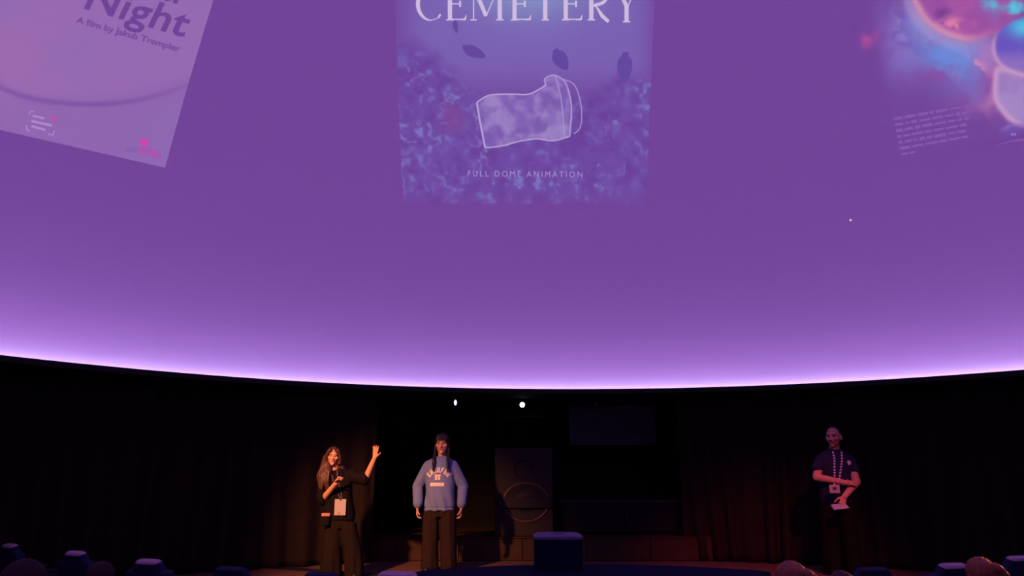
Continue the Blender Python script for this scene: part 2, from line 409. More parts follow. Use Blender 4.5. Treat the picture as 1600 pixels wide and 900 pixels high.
bar = link('lighting_bar', tube_mesh([Vector((-2.4, 11.75, 2.50)), Vector((2.7, 11.75, 2.50))], 0.02), M['metal'])
tag(bar, 'thin dark pipe carrying the three small stage lamps', 'lighting bar')
for q in (-2.0, 0.1, 2.3): link('drop_rod', box_mesh(q - .008, q + .008, 11.742, 11.758, 2.50, RZ), M['metal'], bar)
def lamp(px, py, m, wd, hh, label):
    p = at(px, py, 11.6); e = empty('stage_lamp', p)
    s = Shape(); s.cone((0, 0.0, 0), 0.062, (0, 0.16, 0.02), 0.05, 18, 4)
    link('housing', mesh(s.v, s.f), M['metal'], e, True)
    link('yoke', tube_mesh([Vector((-.075, .08, 0)), Vector((-.075, .10, .10)), Vector((.075, .10, .10)), Vector((.075, .08, 0))], 0.007, 6), M['metal'], e)
    link('clamp', tube_mesh([Vector((0, .10, .10)), Vector((0, .15, 2.466 - p.z))], 0.012, 6), M['metal'], e)
    l = link('lens', ylathe([(0.001, -0.069), (0.7, -0.067), (1.0, -0.058), (1.0, -0.03)], 20), m, e, True); l.scale = (wd, 1, hh)
    tag(e, label, 'lamp', 'small stage lamps over the recess')
lamp(712, 629.5, M['lamp_dim'], 0.022, 0.042, 'dimmer narrow white stage lamp, left of the three over the recess')
lamp(816, 633, M['lamp_white'], 0.038, 0.040, 'bright round white stage lamp above the loudspeaker')
lamp(932, 632, M['lamp_off'], 0.032, 0.040, 'unlit stage lamp hanging before the dark display screen')

# ------------------------------------------------------------------ control desk with box
def desk():
    e = empty('control_desk', (0.62, 4.25, FLOOR_Z))
    zt = at(900, 882, 6.55).z - FLOOR_Z
    def arc(ra, rb, z0, z1, half, bev):
        v = []; f = []; n = 40; k = 6
        for i in range(n + 1):
            t = -half + 2 * half * i / n
            ed = min(1, (half - abs(t)) / 0.09); inset = (1 - math.sqrt(max(0, 1 - (1 - ed) ** 2))) * 0.28
            for r, z in ((ra, z0), (ra, z1 - bev), (ra + bev, z1), (rb - bev - inset, z1), (rb - inset, z1 - bev), (rb - inset, z0)):
                v.append((r * math.sin(t), r * math.cos(t), z))
        for i in range(n):
            for q in range(k): f.append((i * k + q, i * k + (q + 1) % k, (i + 1) * k + (q + 1) % k, (i + 1) * k + q))
        f += [tuple(range(k)), tuple(n * k + q for q in reversed(range(k)))]
        return mesh(v, f)
    link('worktop', arc(1.45, 2.33, zt - 0.04, zt, R_(39), 0.012), M['navy_gloss'], e)
    link('front_panel', arc(2.20, 2.26, 0.0, zt - 0.041, R_(36), 0.003), M['navy_gloss'], e)
    for s in (-1, 1):
        o = link('side_panel', box_mesh(-0.03, 0.03, 1.55, 2.18, 0.0, zt - 0.041, 0.004), M['navy_gloss'], e); o.rotation_euler = (0, 0, -s * R_(35))
    tag(e, 'curved navy control desk in the middle of the seating', 'desk')
    return zt + FLOOR_Z
DESK_Z = desk()
pb = at(872, 884, 6.32); hw = 0.192
e = empty('equipment_box', (pb.x, 6.32, DESK_Z)); bh = at(872, 834, 6.32).z - DESK_Z
def rr_loft(secs, n=40, p=5):
    s = Shape(); s.loft(secs, n, p); return mesh(s.v, s.f)
link('body', rr_loft([(0, 0, 0.0, hw, 0.21), (0, 0, 0.02, hw, 0.21), (0, 0, bh - 0.03, hw, 0.21)]), M['navy_gloss'], e)
def lid_mesh():
    v = []; f = []; n = 40; rings = []
    def ring(rx, ry, z, p): return [(rx * math.copysign(abs(math.cos(2 * math.pi * k / n)) ** (2 / p), math.cos(2 * math.pi * k / n)), ry * math.copysign(abs(math.sin(2 * math.pi * k / n)) ** (2 / p), math.sin(2 * math.pi * k / n)), z) for k in range(n)]
    for a in (ring(hw + .005, .215, bh - .03, 5), ring(hw + .005, .215, bh - .012, 5), ring(hw - .02, .195, bh, 5), ring(.062, .045, bh, 8), ring(.062, .045, bh - .04, 8)): rings.append(a)
    for r in rings: v += r
    for i in range(len(rings) - 1):
        for k in range(n): f.append((i * n + k, i * n + (k + 1) % n, (i + 1) * n + (k + 1) % n, (i + 1) * n + k))
    f.append(tuple(range(n)))
    return mesh(v, f)
link('lid', lid_mesh(), M['lav_lid'], e)
link('slot', box_mesh(-.061, .061, -.044, .044, bh - .042, bh - .03), M['black_paint'], e)
tag(e, 'navy box with slotted lavender lid standing on the control desk', 'box')

# ------------------------------------------------------------------ seats
def seat_proto(cover):
    """reclined auditorium seat facing +Y, top of headrest at local z = HS"""
    e = empty('auditorium_seat', (0, 0, 0))
    def tilt(me, a=R_(-14), piv=(0, -0.10, 0.40)):
        me.transform(Matrix.Translation(piv) @ Matrix.Rotation(-a, 4, 'X') @ Matrix.Translation(-Vector(piv))); return me
    link('backrest', tilt(box_mesh(-.225, .225, -.17, -.07, .36, .80, 0.03, 3)), M['navy'], e, True)
    hr = Shape(); hr.loft([(0, -.12, .785, .17, .045), (0, -.12, .80, .165, .045), (0, -.12, .86, .125, .04), (0, -.12, .872, .112, .03)], 24, 4)
    link('headrest', tilt(mesh(hr.v, hr.f)), M['navy'], e)
    if cover:
        c = Shape(); c.loft([(0, -.12, .858, .124, .0415), (0, -.12, .868, .118, .038), (0, -.12, .878, .106, .030)], 24, 4)
        link('headrest_cover', tilt(mesh(c.v, c.f)), M['cover'], e)
    link('cushion', box_mesh(-.22, .22, -.12, .36, .36, .46, 0.03, 3), M['navy'], e, True)
    for s in (-1, 1): link('armrest', box_mesh(s * .25 - .025, s * .25 + .025, -.16, .26, .58, .62, 0.015), M['navy_trim'], e)
    for s in (-1, 1): link('side_panel', box_mesh(s * .25 - .02, s * .25 + .02, -.16, .22, .0, .58, 0.01), M['metal'], e)
    link('pedestal', box_mesh(-.06, .06, -.08, .16, 0.0, .36, 0.01), M['metal'], e)
    return e
HS = 0.862
protos = {}
SEATS = [(14, 850, 1, 'navy seat with pale headrest cover at the bottom left corner'),
         (118, 861.5, 1, 'navy seat with pale headrest cover, second from the left corner'),
         (233, 874, 1, 'navy seat with pale headrest cover, third from the left corner'),
         (362, 884.5, 0, 'navy seat without headrest cover, fourth from the left corner'),
         (503, 893, 0, 'navy seat top just below the woman with raised arm'),
         (622, 893, 1, 'navy seat with lavender-lit top left of the control desk'),
         (1362, 885, 0, 'navy seat without headrest cover right of the man in navy polo'),
         (1487, 880, 1, 'navy seat with pale headrest cover, second from the right corner'),
         (1590, 869, 1, 'navy seat with pale headrest cover at the bottom right corner')]
def copy_tree(o, parent=None):
    c = o.copy(); C.objects.link(c); c.parent = parent
    for ch in [x for x in o.children]: copy_tree(ch, c)
    return c
SEAT_TOP = 0.515
for px, py, cov, label in SEATS:
    zt = 0.62 if px == 622 else SEAT_TOP
    p = at_z(px, py, zt)
    if cov not in protos: protos[cov] = o = seat_proto(cov)
    else: o = copy_tree(protos[cov])
    a = math.atan2(-(0.9 - p.x), 14 - p.y) * 0.8
    o.location = (p.x + 0.22 * math.sin(-a) , p.y + 0.22, FLOOR_Z); o.rotation_euler = (0, 0, a)
    # the seat stands so that its headrest meets the point p
    o.scale = (1, 1, (zt - FLOOR_Z) / (SEAT_TOP - FLOOR_Z))
    tag(o, label, 'seat', 'auditorium seats')

# ------------------------------------------------------------------ people
def hand(s, wr, d, n, t, k=1.0, curl=(20, 35, 25), spread=0.0, thumb=0.6):
    """wr wrist, d direction of fingers, n palm normal (fingers bend to it), t towards the thumb"""
    wr = Vector(wr); d = Vector(d).normalized(); n = Vector(n); n = (n - d * n.dot(d)).normalized()
    t = Vector(t); t = (t - d * t.dot(d) - n * t.dot(n)).normalized()
    offs = (.027, .009, -.009, -.026); L = (.070, .078, .073, .056)
    for o_, l in zip(offs, L):
        kn = wr + (d * .088 + t * o_) * k
        s.cone(wr + t * o_ * .55 * k + d * .01 * k, .0135 * k, kn, .0115 * k, 10, 3)
        p = kn; ang = 0; rad = (.0098, .009, .0082, .0072)
        for j, fr in enumerate((.45, .3, .25)):
            ang += R_(curl[j])
            dd = (d * math.cos(ang) + n * math.sin(ang) + t * spread * o_ * 14).normalized()
            q = p + dd * l * fr * k; s.cone(p, rad[j] * k, q, rad[j + 1] * k, 10, 3); p = q
    b = wr + (d * .022 + t * .022) * k
    d1 = (t * .75 + d * .6 + n * .35).normalized(); p1 = b + d1 * .042 * k
    d2 = (t * (thumb - .35) + d * .8 + n * .45).normalized(); p2 = p1 + d2 * .032 * k; p3 = p2 + (d2 + n * .35).normalized() * .026 * k
    s.cone(b, .0145 * k, p1, .012 * k, 10, 3); s.cone(p1, .012 * k, p2, .0105 * k, 10, 3); s.cone(p2, .0105 * k, p3, .0085 * k, 10, 3)

def head(s, c, rot, k):
    P = lambda x, y, z: Vector(c) + rot @ (Vector((x, y, z)) * k)
    E_ = lambda x, y, z, a, b, d: s.ell(P(x, y, z), (a * k, b * k, d * k), rot)
    E_(0, .014, .028, .076, .094, .088); E_(0, -.014, -.02, .064, .074, .085); E_(0, -.03, -.062, .046, .052, .045)
    E_(0, -.066, -.092, .024, .022, .020)
    for q in (-1, 1):
        E_(q * .040, -.058, -.014, .026, .026, .024); E_(q * .077, .014, -.008, .010, .020, .032)
        s.cone(P(q * .012, -.092, -.028), .008 * k, P(q * .010, -.095, -.030), .008 * k, 8, 3)
    s.cone(P(-.034, -.070, .030), .017 * k, P(.034, -.070, .030), .017 * k, 10, 3)
    s.cone(P(0, -.086, .012), .008 * k, P(0, -.106, -.024), .0115 * k, 10, 3)
    s.cone(P(-.016, -.081, -.052), .010 * k, P(.016, -.081, -.052), .010 * k, 10, 3)

def face_colours(me, c, rot, k, skin, hairc, stubble=0.0):
    a = co_array(me); L = (a - np.array(c)) @ np.array(rot) / k       # into head space
    x, y, z = L[:, 0], L[:, 1], L[:, 2]; col = np.tile(np.array(skin, float), (len(a), 1))
    inhead = (np.abs(x) < .1) & (np.abs(z) < .14) & (np.abs(y) < .14)
    # eye sockets sink, then eyeballs are coloured
    for q in (-1, 1):
        r2 = ((x - q * .031) / .020) ** 2 + ((z - .006) / .012) ** 2
        g = np.exp(-r2 * 1.2) * (y < -.03) * inhead
        d = np.array(rot) @ np.array((0, 1, 0)); a += (g * .008 * k)[:, None] * d[None]
        eye = (((x - q * .031) / .015) ** 2 + ((z - .005) / .0065) ** 2 < 1) & (y < -.03) & inhead
        col[eye] = (.35, .30, .28)
        ir = (((x - q * .031) / .0062) ** 2 + ((z - .005) / .0064) ** 2 < 1) & (y < -.03) & inhead; col[ir] = (.012, .008, .006)
        br = (np.abs(z - .027 - .004 * np.cos((x * q - .03) * 60)) < .0045) & (x * q > .012) & (x * q < .052) & (y < -.03) & inhead; col[br] = hairc
    lip = ((x / .024) ** 2 + ((z + .052) / .0085) ** 2 < 1) & (y < -.055) & inhead; col[lip] = (skin[0] * .75, skin[1] * .45, skin[2] * .45)
    ml = (np.abs(z + .052) < .0016) & (np.abs(x) < .021) & (y < -.055) & inhead; col[ml] = (.05, .015, .015)
    if stubble:
        st_ = (z < -.035) & (z > -.115) & (y < .03) & inhead & ~lip; col[st_] *= (1 - stubble)
    set_co(me, a); set_col(me, col)

def limb(s, a, b, c, r, **k): s.cone(a, r[0], b, r[1], **k); s.cone(b, r[1] * .98, c, r[2], **k)

def front(bvh, x, z, back=False):
    h = bvh.ray_cast(Vector((x, -2, z)), Vector((0, 1, 0)))
    return h[0].y if h[0] is not None else None
def bvh_of(me):
    a = co_array(me); return BVHTree.FromPolygons([Vector(p) for p in a], [tuple(p.vertices) for p in me.polygons])
def folds(me, fn):
    a = co_array(me); n = nrm_array(me); a = a + n * fn(a)[:, None]; set_co(me, a)

def hair_strands(me, amp, freq, cx=0, cy=0):
    folds(me, lambda a: amp * np.sin(np.arctan2(a[:, 0] - cx, a[:, 1] - cy) * freq + 3 * np.sin(a[:, 2] * 9)))

SKIN = (0.62, 0.34, 0.24)
def shoes(parent, feet, k):
    for x, y, z, toe in feet:
        s = Shape(); t = Vector((math.sin(toe), -math.cos(toe), 0))
        s.cone((x, y + .03, z + .042), .040 * k, Vector((x, y, z + .034)) + t * .13 * k, .033 * k, 14, 4)
        s.cone((x, y + .03, z + .07), .043 * k, (x, y + .01, z + .11), .045 * k, 14, 4)
        me = s.remesh(.008, 3); a = co_array(me); a[:, 2] = np.maximum(a[:, 2], z + .002); set_co(me, a)
        link('shoe', me, M['shoe'], parent)

def trousers(secs_l, secs_r, pelvis, vox=.010, seed=0, ripple=.010):
    s = Shape(); s.loft(secs_l, 24, 2.2); s.loft(secs_r, 24, 2.2); s.loft(pelvis, 28, 2.3)
    me = s.remesh(vox, 5)
    folds(me, lambda a: ripple * np.sin(a[:, 0] * 75 + a[:, 2] * 4 + seed) * np.clip((1.0 - a[:, 2]) * 1.2, 0.1, 1) * (0.6 + 0.4 * np.sin(a[:, 2] * 9 + seed)))
    return me

# --- person with raised arm (local origin on the floor, facing -Y)
def woman():
    base = at_z(531, 903, 0.0); e = empty('person', (base.x, base.y, 0)); k = 0.92
    hc = Vector((-.150, -.05, 1.395)); rot = Euler((R_(4), R_(3), R_(14))).to_matrix()
    s = Shape(); head(s, hc, rot, k)
    s.cone((-.135, .0, 1.24), .050, hc + Vector((0, .02, -.07)), .048)
    s.loft([(-.04, .0, .70, .13, .09), (-.045, .0, .82, .135, .095), (-.06, .0, .95, .115, .085), (-.09, .0, 1.10, .135, .09), (-.11, .0, 1.19, .14, .085), (-.125, 0, 1.235, .09, .06)])
    shR = Vector((-.265, .0, 1.165)); elR = Vector((-.235, -.07, .900)); wrR = Vector((-.045, -.27, 1.085))
    shL = Vector((.03, .0, 1.175)); elL = Vector((.265, -.10, 1.125)); wrL = Vector((.375, -.15, 1.375))
    limb(s, shR, elR, wrR, (.050, .041, .027)); limb(s, shL, elL, wrL, (.050, .041, .027))
    hand(s, wrR, (.55, -.25, .75), (.75, -.45, -.2), (-.3, -.6, .5), .95, (55, 75, 50))
    hand(s, wrL, (.12, -.10, 1), (-.25, -1, .0), (.9, -.1, .1), .95, (4, 14, 12), .5, 1.2)
    for x0, x1 in ((-.11, -.10), (.035, .16)):
        limb(s, (x0, 0, .74), ((x0 + x1) / 2, -.01, .42), (x1, .01, .09), (.07, .055, .036)); s.cone((x1, 0, .05), .028, (x1, -.09, .036), .02)
    me = s.remesh(.0055, 2); face_colours(me, hc, rot, k, SKIN, (.03, .015, .01))
    link('body', me, M['skin'], e)
    # loose black top with wide sleeves to the elbow
    s = Shape()
    s.loft([(-.045, .0, .655, .185, .135), (-.045, .0, .78, .18, .135), (-.06, .0, .95, .165, .125), (-.09, .0, 1.10, .175, .125), (-.115, .0, 1.19, .165, .11), (-.125, .01, 1.245, .085, .075)])
    s.cone(shR + Vector((.03, 0, .02)), .075, elR + Vector((-.01, .02, .015)), .092, 18, 4); s.cone(shL + Vector((-.03, 0, .01)), .07, elL + (shL - elL) * .06, .075, 18, 4)
    me = s.remesh(.009, 6)
    folds(me, lambda a: .011 * np.sin(a[:, 0] * 42 + a[:, 2] * 12 + 1.5 * np.sin(a[:, 2] * 9)) * np.sin(a[:, 2] * 8 + 1))
    top = link('top', me, M['black_cloth'], e); bv = bvh_of(me)
    me = trousers([(-.115, .0, .03, .125, .13), (-.115, .0, .30, .115, .12), (-.10, .0, .62, .10, .115)], [(.165, .0, .03, .115, .13), (.135, .0, .30, .11, .12), (.06, .0, .62, .10, .115)],
                  [(-.03, .0, .56, .15, .11), (-.035, .0, .66, .17, .12), (-.04, .0, .82, .15, .11)], seed=1)
    link('trousers', me, M['black_trouser'], e)
    shoes(e, [(-.11, -.04, 0, -.2), (.17, -.04, 0, .25)], k)
    # long hair, most of it over her right shoulder
    s = Shape(); P = lambda x, y, z: hc + rot @ Vector((x, y, z))
    s.ell(P(0, .028, .034), (.084, .094, .086), rot); s.ell(P(0, .05, -.02), (.082, .068, .10), rot)
    for q in (-1, 1):
        s.chain([P(q * .045, -.055, .075), P(q * .074, -.040, .02), P(q * .084, -.02, -.07)], [.026, .022, .026])
    s.chain([P(-.075, .0, -.02), Vector((-.235, -.055, 1.27)), Vector((-.265, -.105, 1.16)), Vector((-.25, -.135, 1.03))], [.045, .062, .058, .03])
    s.chain([P(-.05, .0, -.06), Vector((-.185, -.115, 1.22)), Vector((-.19, -.15, 1.10)), Vector((-.17, -.155, 1.01))], [.04, .042, .036, .018])
    s.chain([P(.06, .03, -.05), Vector((-.05, .03, 1.22)), Vector((-.04, .09, 1.10))], [.045, .05, .03])
    me = s.remesh(.007, 4); hair_strands(me, .0035, 34, hc.x, hc.y)
    link('hair', me, M['hair_brown'], e)
    # lanyard and badge
    for x0, x1 in ((-.165, -.02), (-.085, .005)):
        pts = []
        for i in range(9):
            t = i / 8; x = x0 + (x1 - x0) * t; z = 1.235 + (.90 - 1.235) * t; y = front(bv, x, z)
            pts.append(Vector((x, (y if y is not None else -.08) - .004, z)))
        link('lanyard', strap_mesh(pts, (0, -1, 0), .014, .002), M['lanyard_dark'], e)
    yb = min([front(bv, x, z) or 0 for x in (-.07, 0, .06) for z in (.72, .8, .88)]) - .006
    b = link('badge', box_mesh(-.075, .060, yb - .004, yb, .715, .900, .003, 1), M['white'], e)
    link('badge_print', box_mesh(-.035, -.005, yb - .0055, yb - .0045, .722, .755), M['pouch'], b)
    link('badge_clip', box_mesh(-.018, .0, yb - .008, yb - .003, .885, .925), M['metal'], b)
    # small pouch at her hip
    pc = link('waist_pouch', box_mesh(-.215, -.125, -.175, -.125, .60, .735, .012), M['black_cloth'], e)
    link('pouch_flap', box_mesh(-.218, -.118, -.182, -.165, .705, .742, .006), M['pouch'], pc)
    tag(e, 'long-haired woman in loose black clothes raising one arm, badge on chest', 'person')
woman()

# --- person in the blue sweatshirt
def sweater_person():
    base = at_z(685, 893, 0.0); e = empty('person', (base.x, base.y, 0)); k = 1.0
    hc = Vector((.015, -.02, 1.565)); rot = Euler((R_(2), 0, R_(-3))).to_matrix()
    s = Shape(); head(s, hc, rot, 1.13)
    s.cone((.012, .01, 1.37), .056, hc + Vector((0, .02, -.07)), .053)
    s.loft([(0, 0, .80, .15, .10), (0, 0, 1.0, .13, .09), (0, 0, 1.2, .15, .10), (0, 0, 1.31, .135, .085), (0, 0, 1.39, .075, .055)])
    J = {}
    for q in (-1, 1):
        sh = Vector((q * .185, 0, 1.335)); el = Vector((q * .292, .02, 1.03)); wr = Vector((q * .278, -.05, .775)); J[q] = (sh, el, wr)
        limb(s, sh + Vector((-q * .035, 0, -.06)), el, wr, (.045, .040, .028))
        hand(s, wr, (-q * .02, -.06, -1), (-q, -.15, 0), (0, -1, 0), 1.0, (22, 35, 25))
        limb(s, (q * .09, 0, .86), (q * .105, -.01, .48), (q * .115, .01, .09), (.09, .06, .042)); s.cone((q * .115, 0, .05), .028, (q * .12, -.09, .036), .02)
    me = s.remesh(.0055, 2); face_colours(me, hc, rot, 1.13, SKIN, (.015, .01, .008)); link('body', me, M['skin'], e)
    # oversized sweatshirt
    s = Shape()
    s.loft([(-.005, -.01, .735, .185, .135), (-.005, -.01, .76, .188, .145), (0, -.01, .90, .188, .155), (0, -.005, 1.10, .185, .15), (0, 0, 1.25, .195, .135), (0, .0, 1.335, .185, .11), (0, .0, 1.37, .145, .098), (.005, .005, 1.398, .105, .085), (.01, .005, 1.415, .082, .078)])
    for q in (-1, 1):
        sh, el, wr = J[q]
        s.cone(sh + Vector((-q * .035, 0, -.045)), .080, el + Vector((q * .002, 0, 0)), .066, 20, 4); s.cone(el, .067, wr + Vector((0, 0, .05)), .062, 20, 4)
        s.cone(wr + Vector((0, 0, .06)), .052, wr + Vector((0, 0, -.005)), .044, 18, 2, caps=False)
    me = s.remesh(.008, 6)
    def fo(a):
        ax = np.abs(a[:, 0]); arm = sst(.20, .25, ax)
        cr = np.abs(np.sin(a[:, 2] * 21 + a[:, 0] * np.sign(a[:, 0]) * 30 + 1.5 * np.sin(a[:, 1] * 30))) ** .6 - .6
        return arm * .010 * cr * (.5 + .5 * np.sin(a[:, 2] * 7 + a[:, 1] * 18)) + (1 - arm) * (.009 * np.sin(a[:, 0] * 52 + 2.4 * np.sin(a[:, 2] * 7)) * sst(1.10, .82, a[:, 2]) + .005 * np.sin(a[:, 2] * 30 + ax * 45) * sst(.10, .19, ax) * sst(.95, 1.1, a[:, 2])) - .010 * np.exp(-((a[:, 2] - .775) / .008) ** 2) * (1 - arm)
    folds(me, fo); link('sweatshirt', me, M['sweater'], e); bv = bvh_of(me)
    # white print: curved row of block letters, an emblem and a bar (too small to read)
    def patch(poly):
        """poly in (x, z), cut fine and laid on the chest"""
        if len(poly) == 4:
            N = 7; A, B, Cc, D = [Vector((p[0], p[1])) for p in poly]; v = []; f = []
            for j in range(N):
                for i in range(N):
                    p = (A.lerp(B, i / (N - 1))).lerp(D.lerp(Cc, i / (N - 1)), j / (N - 1)); y = front(bv, p.x, p.y)
                    v.append(Vector((p.x, (y if y is not None else -.15) - .004, p.y)))
            for j in range(N - 1):
                for i in range(N - 1): f.append((j * N + i, j * N + i + 1, (j + 1) * N + i + 1, (j + 1) * N + i))
            return v, f
        v = []
        for x, z in poly: y = front(bv, x, z); v.append(Vector((x, (y if y is not None else -.15) - .003, z)))
        n = len(v); v2 = [p + Vector((0, .0025, 0)) for p in v]
        f = [tuple(range(n))] + [tuple(n + i for i in reversed(range(n)))] + [(i, (i + 1) % n, n + (i + 1) % n, n + i) for i in range(n)]
        return v + v2, f
    V = []; Fc = []
    def addp(poly):
        v, f = patch(poly); b = len(V); V.extend(v); Fc.extend([tuple(b + i for i in q) for q in f])
    cx, cz, rad = -.012, 1.075, .165
    for i in range(7):
        a = R_(-50 + 100 * i / 6); ca, sa = math.cos(a), math.sin(a)
        T = lambda u, w_: (cx + (rad + w_) * sa + u * ca, cz + (rad + w_) * ca - u * sa)
        hh = .033
        addp([T(-.019, -hh), T(-.006, -hh), T(-.006, hh), T(-.019, hh)])
        if i % 2 == 0: addp([T(-.006, hh - .016), T(.014, hh - .016), T(.014, hh), T(-.006, hh)])
        if i % 3 != 1: addp([T(-.006, -hh), T(.014, -hh), T(.014, -hh + .016), T(-.006, -hh + .016)])
        if i not in (0, 4): addp([T(.004, -hh), T(.015, -hh), T(.015, hh), T(.004, hh)])
        addp([T(-.006, -.006), T(.010, -.006), T(.010, .006), T(-.006, .006)])
    for x0, x1 in ((-.045, -.018), (-.008, .022)): addp([(cx + x0, 1.115), (cx + x1, 1.115), (cx + x1, 1.180), (cx + x0, 1.180)])
    addp([(cx - .05, 1.165), (cx + .03, 1.165), (cx + .03, 1.182), (cx - .05, 1.182)])
    link('chest_lettering', mesh(V, Fc), M['print'], e)
    V.clear(); Fc.clear()
    addp([(cx - .105, 1.040), (cx + .075, 1.040), (cx + .075, 1.082), (cx - .105, 1.082)])
    link('chest_bar', mesh(V, Fc), M['print'], e)
    me = trousers([(-.120, .0, .025, .112, .13), (-.115, 0, .30, .105, .125), (-.10, 0, .74, .105, .12)], [(.125, .0, .025, .105, .13), (.118, 0, .30, .105, .125), (.10, 0, .74, .105, .12)],
                  [(0, 0, .66, .19, .12), (0, 0, .80, .19, .12), (0, 0, .95, .16, .11)], seed=2)
    link('trousers', me, M['brown_trouser'], e)
    shoes(e, [(-.12, -.05, 0, -.15), (.125, -.05, 0, .15)], k)
    # black hair with a fringe, two long locks in front of the shoulders
    s = Shape(); P = lambda x, y, z: hc + rot @ Vector((x, y, z))
    s.ell(P(0, .026, .046), (.098, .110, .103), rot); s.ell(P(0, .055, -.03), (.090, .068, .13), rot)
    for i in range(7): x = -.054 + .018 * i; s.chain([P(x * .8, -.06, .105), P(x * 1.15, -.104 + abs(x) * .35, .058)], [.026, .014])
    for q in (-1, 1):
        s.chain([P(q * .070, -.010, .06), P(q * .086, -.006, -.03), P(q * .088, -.05, -.12), Vector((q * .092 + .012, -.135, 1.355)), Vector((q * .090 + .012, -.165, 1.265)), Vector((q * .088 + .012, -.175, 1.215))], [.024, .016, .018, .022, .017, .006])
    me = s.remesh(.007, 4); hair_strands(me, .003, 40, hc.x, hc.y); link('hair', me, M['hair_black'], e)
    tag(e, 'person with black fringe in oversized blue sweatshirt and brown trousers', 'person')
sweater_person()

# --- man with crossed arms
def man():
    base = at_z(1318, 898, 0.0); e = empty('person', (base.x, base.y, 0)); k = 1.12
    hc = Vector((.035, -.035, 1.640)); rot = Euler((R_(3), 0, R_(-42))).to_matrix()
    s = Shape(); head(s, hc, rot, k)
    s.cone((.045, .02, 1.45), .066, hc + Vector((.01, .02, -.07)), .062)
    s.loft([(.0, 0, .84, .16, .115), (.0, 0, 1.0, .16, .125), (.02, 0, 1.2, .175, .125), (.035, 0, 1.38, .185, .11), (.045, .01, 1.46, .10, .07)])
    shR = Vector((-.165, -.02, 1.395)); elR = Vector((-.255, -.10, 1.150)); wrR = Vector((.015, -.30, 1.085))
    shL = Vector((.235, .0, 1.40)); elL = Vector((.215, -.14, 1.095)); wrL = Vector((-.045, -.36, .925))
    limb(s, shR + Vector((.02, 0, -.03)), elR, wrR, (.056, .050, .033)); limb(s, shL + Vector((-.02, 0, -.03)), elL, wrL, (.058, .053, .033))
    hand(s, wrR, (.95, .1, -.05), (.2, .7, -.6), (0, -.5, .8), 1.05, (25, 40, 30))
    hand(s, wrL, (-.45, -.2, -.85), (-.2, .8, -.4), (-.8, .1, .45), 1.08, (35, 55, 40))
    for q in (-1, 1):
        limb(s, (q * .095, 0, .90), (q * .115, -.01, .50), (q * .125, .01, .09), (.095, .065, .045)); s.cone((q * .125, 0, .05), .03, (q * .135, -.10, .036), .022)
    me = s.remesh(.0055, 2); face_colours(me, hc, rot, k, (.56, .30, .22), (.04, .025, .02), .35); link('body', me, M['skin'], e)
    s = Shape()
    s.loft([(0, -.005, .84, .19, .145), (0, -.01, 1.0, .19, .155), (.02, -.005, 1.2, .20, .15), (.035, 0, 1.36, .205, .135), (.04, .01, 1.44, .14, .10), (.045, .015, 1.49, .078, .078)])
    s.cone(shR + Vector((.025, .01, -.035)), .076, shR + (elR - shR) * .52, .074, 20, 3); s.cone(shL + Vector((-.025, .01, -.035)), .078, shL + (elL - shL) * .52, .076, 20, 3)
    s.cone((-.02, .02, 1.445), .05, shR + Vector((.02, .01, -.02)), .055, 14, 3); s.cone((.11, .02, 1.445), .05, shL + Vector((-.02, .01, -.02)), .055, 14, 3)
    me = s.remesh(.008, 5); folds(me, lambda a: .005 * np.sin(a[:, 0] * 30 + a[:, 2] * 16) * np.sin(a[:, 2] * 13 + 1)); link('polo_shirt', me, M['polo'], e); bv = bvh_of(me)
    s = Shape(); s.cone((-.01, -.055, 1.475), .02, (.04, -.075, 1.455), .014, 10, 3); s.cone((.10, -.055, 1.475), .02, (.05, -.075, 1.455), .014, 10, 3)
    s.cone((-.015, -.05, 1.48), .02, (-.01, .07, 1.50), .02, 10, 3); s.cone((.105, -.05, 1.48), .02, (.10, .07, 1.50), .02, 10, 3); s.cone((-.01, .075, 1.50), .02, (.10, .075, 1.50), .02, 10, 3)
    link('collar', s.remesh(.007, 3), M['polo'], e)
    yb = front(bv, .15, 1.31)
    link('chest_emblem', lathe_mesh([(.001, 0), (.022, .0), (.030, .002), (.022, .004), (.001, .004)], 6), M['print'], e).matrix_local = Matrix.Translation((.155, (front(bv, .155, 1.325) or -.13) - .004, 1.325)) @ Matrix.Rotation(R_(90), 4, 'X')
    me = trousers([(-.13, .0, .025, .105, .125), (-.12, 0, .35, .105, .125), (-.10, 0, .80, .11, .13)], [(.135, .0, .025, .105, .125), (.122, 0, .35, .105, .125), (.10, 0, .80, .11, .13)],
                  [(0, 0, .74, .20, .14), (0, 0, .88, .19, .14), (0, 0, .98, .175, .125)], seed=3, ripple=.006)
    link('trousers', me, M['man_trouser'], e)
    shoes(e, [(-.13, -.05, 0, -.25), (.135, -.05, 0, .25)], 1.1)
    # cropped hair round the back and sides
    s = Shape(); P = lambda x, y, z: hc + rot @ (Vector((x, y, z)) * k)
    s.ell(P(0, .026, .034), (.078 * k, .090 * k, .090 * k), rot); s.ell(P(0, .052, -.02), (.073 * k, .062 * k, .07 * k), rot)
    link('hair', s.remesh(.008, 3), M['hair_grey'], e)
    for x0, x1 in ((-.005, -.065), (.105, -.010)):
        pts = []
        for i in range(10):
            t = i / 9; x = x0 + (x1 - x0) * t; z = 1.485 + (1.10 - 1.485) * t; y = front(bv, x, z)
            pts.append(Vector((x, min((y if y is not None else -.08), -.05) - .006, z)))
        link('lanyard', strap_mesh(pts, (0, -1, 0), .022, .002), M['lanyard_stripe'], e)
    b = link('badge', box_mesh(-.19, -.065, -.300, -.296, .965, 1.065, .003, 1), M['white'], e)
    link('badge_print', box_mesh(-.15, -.105, -.3015, -.3003, 1.005, 1.035), M['lanyard_dark'], b)
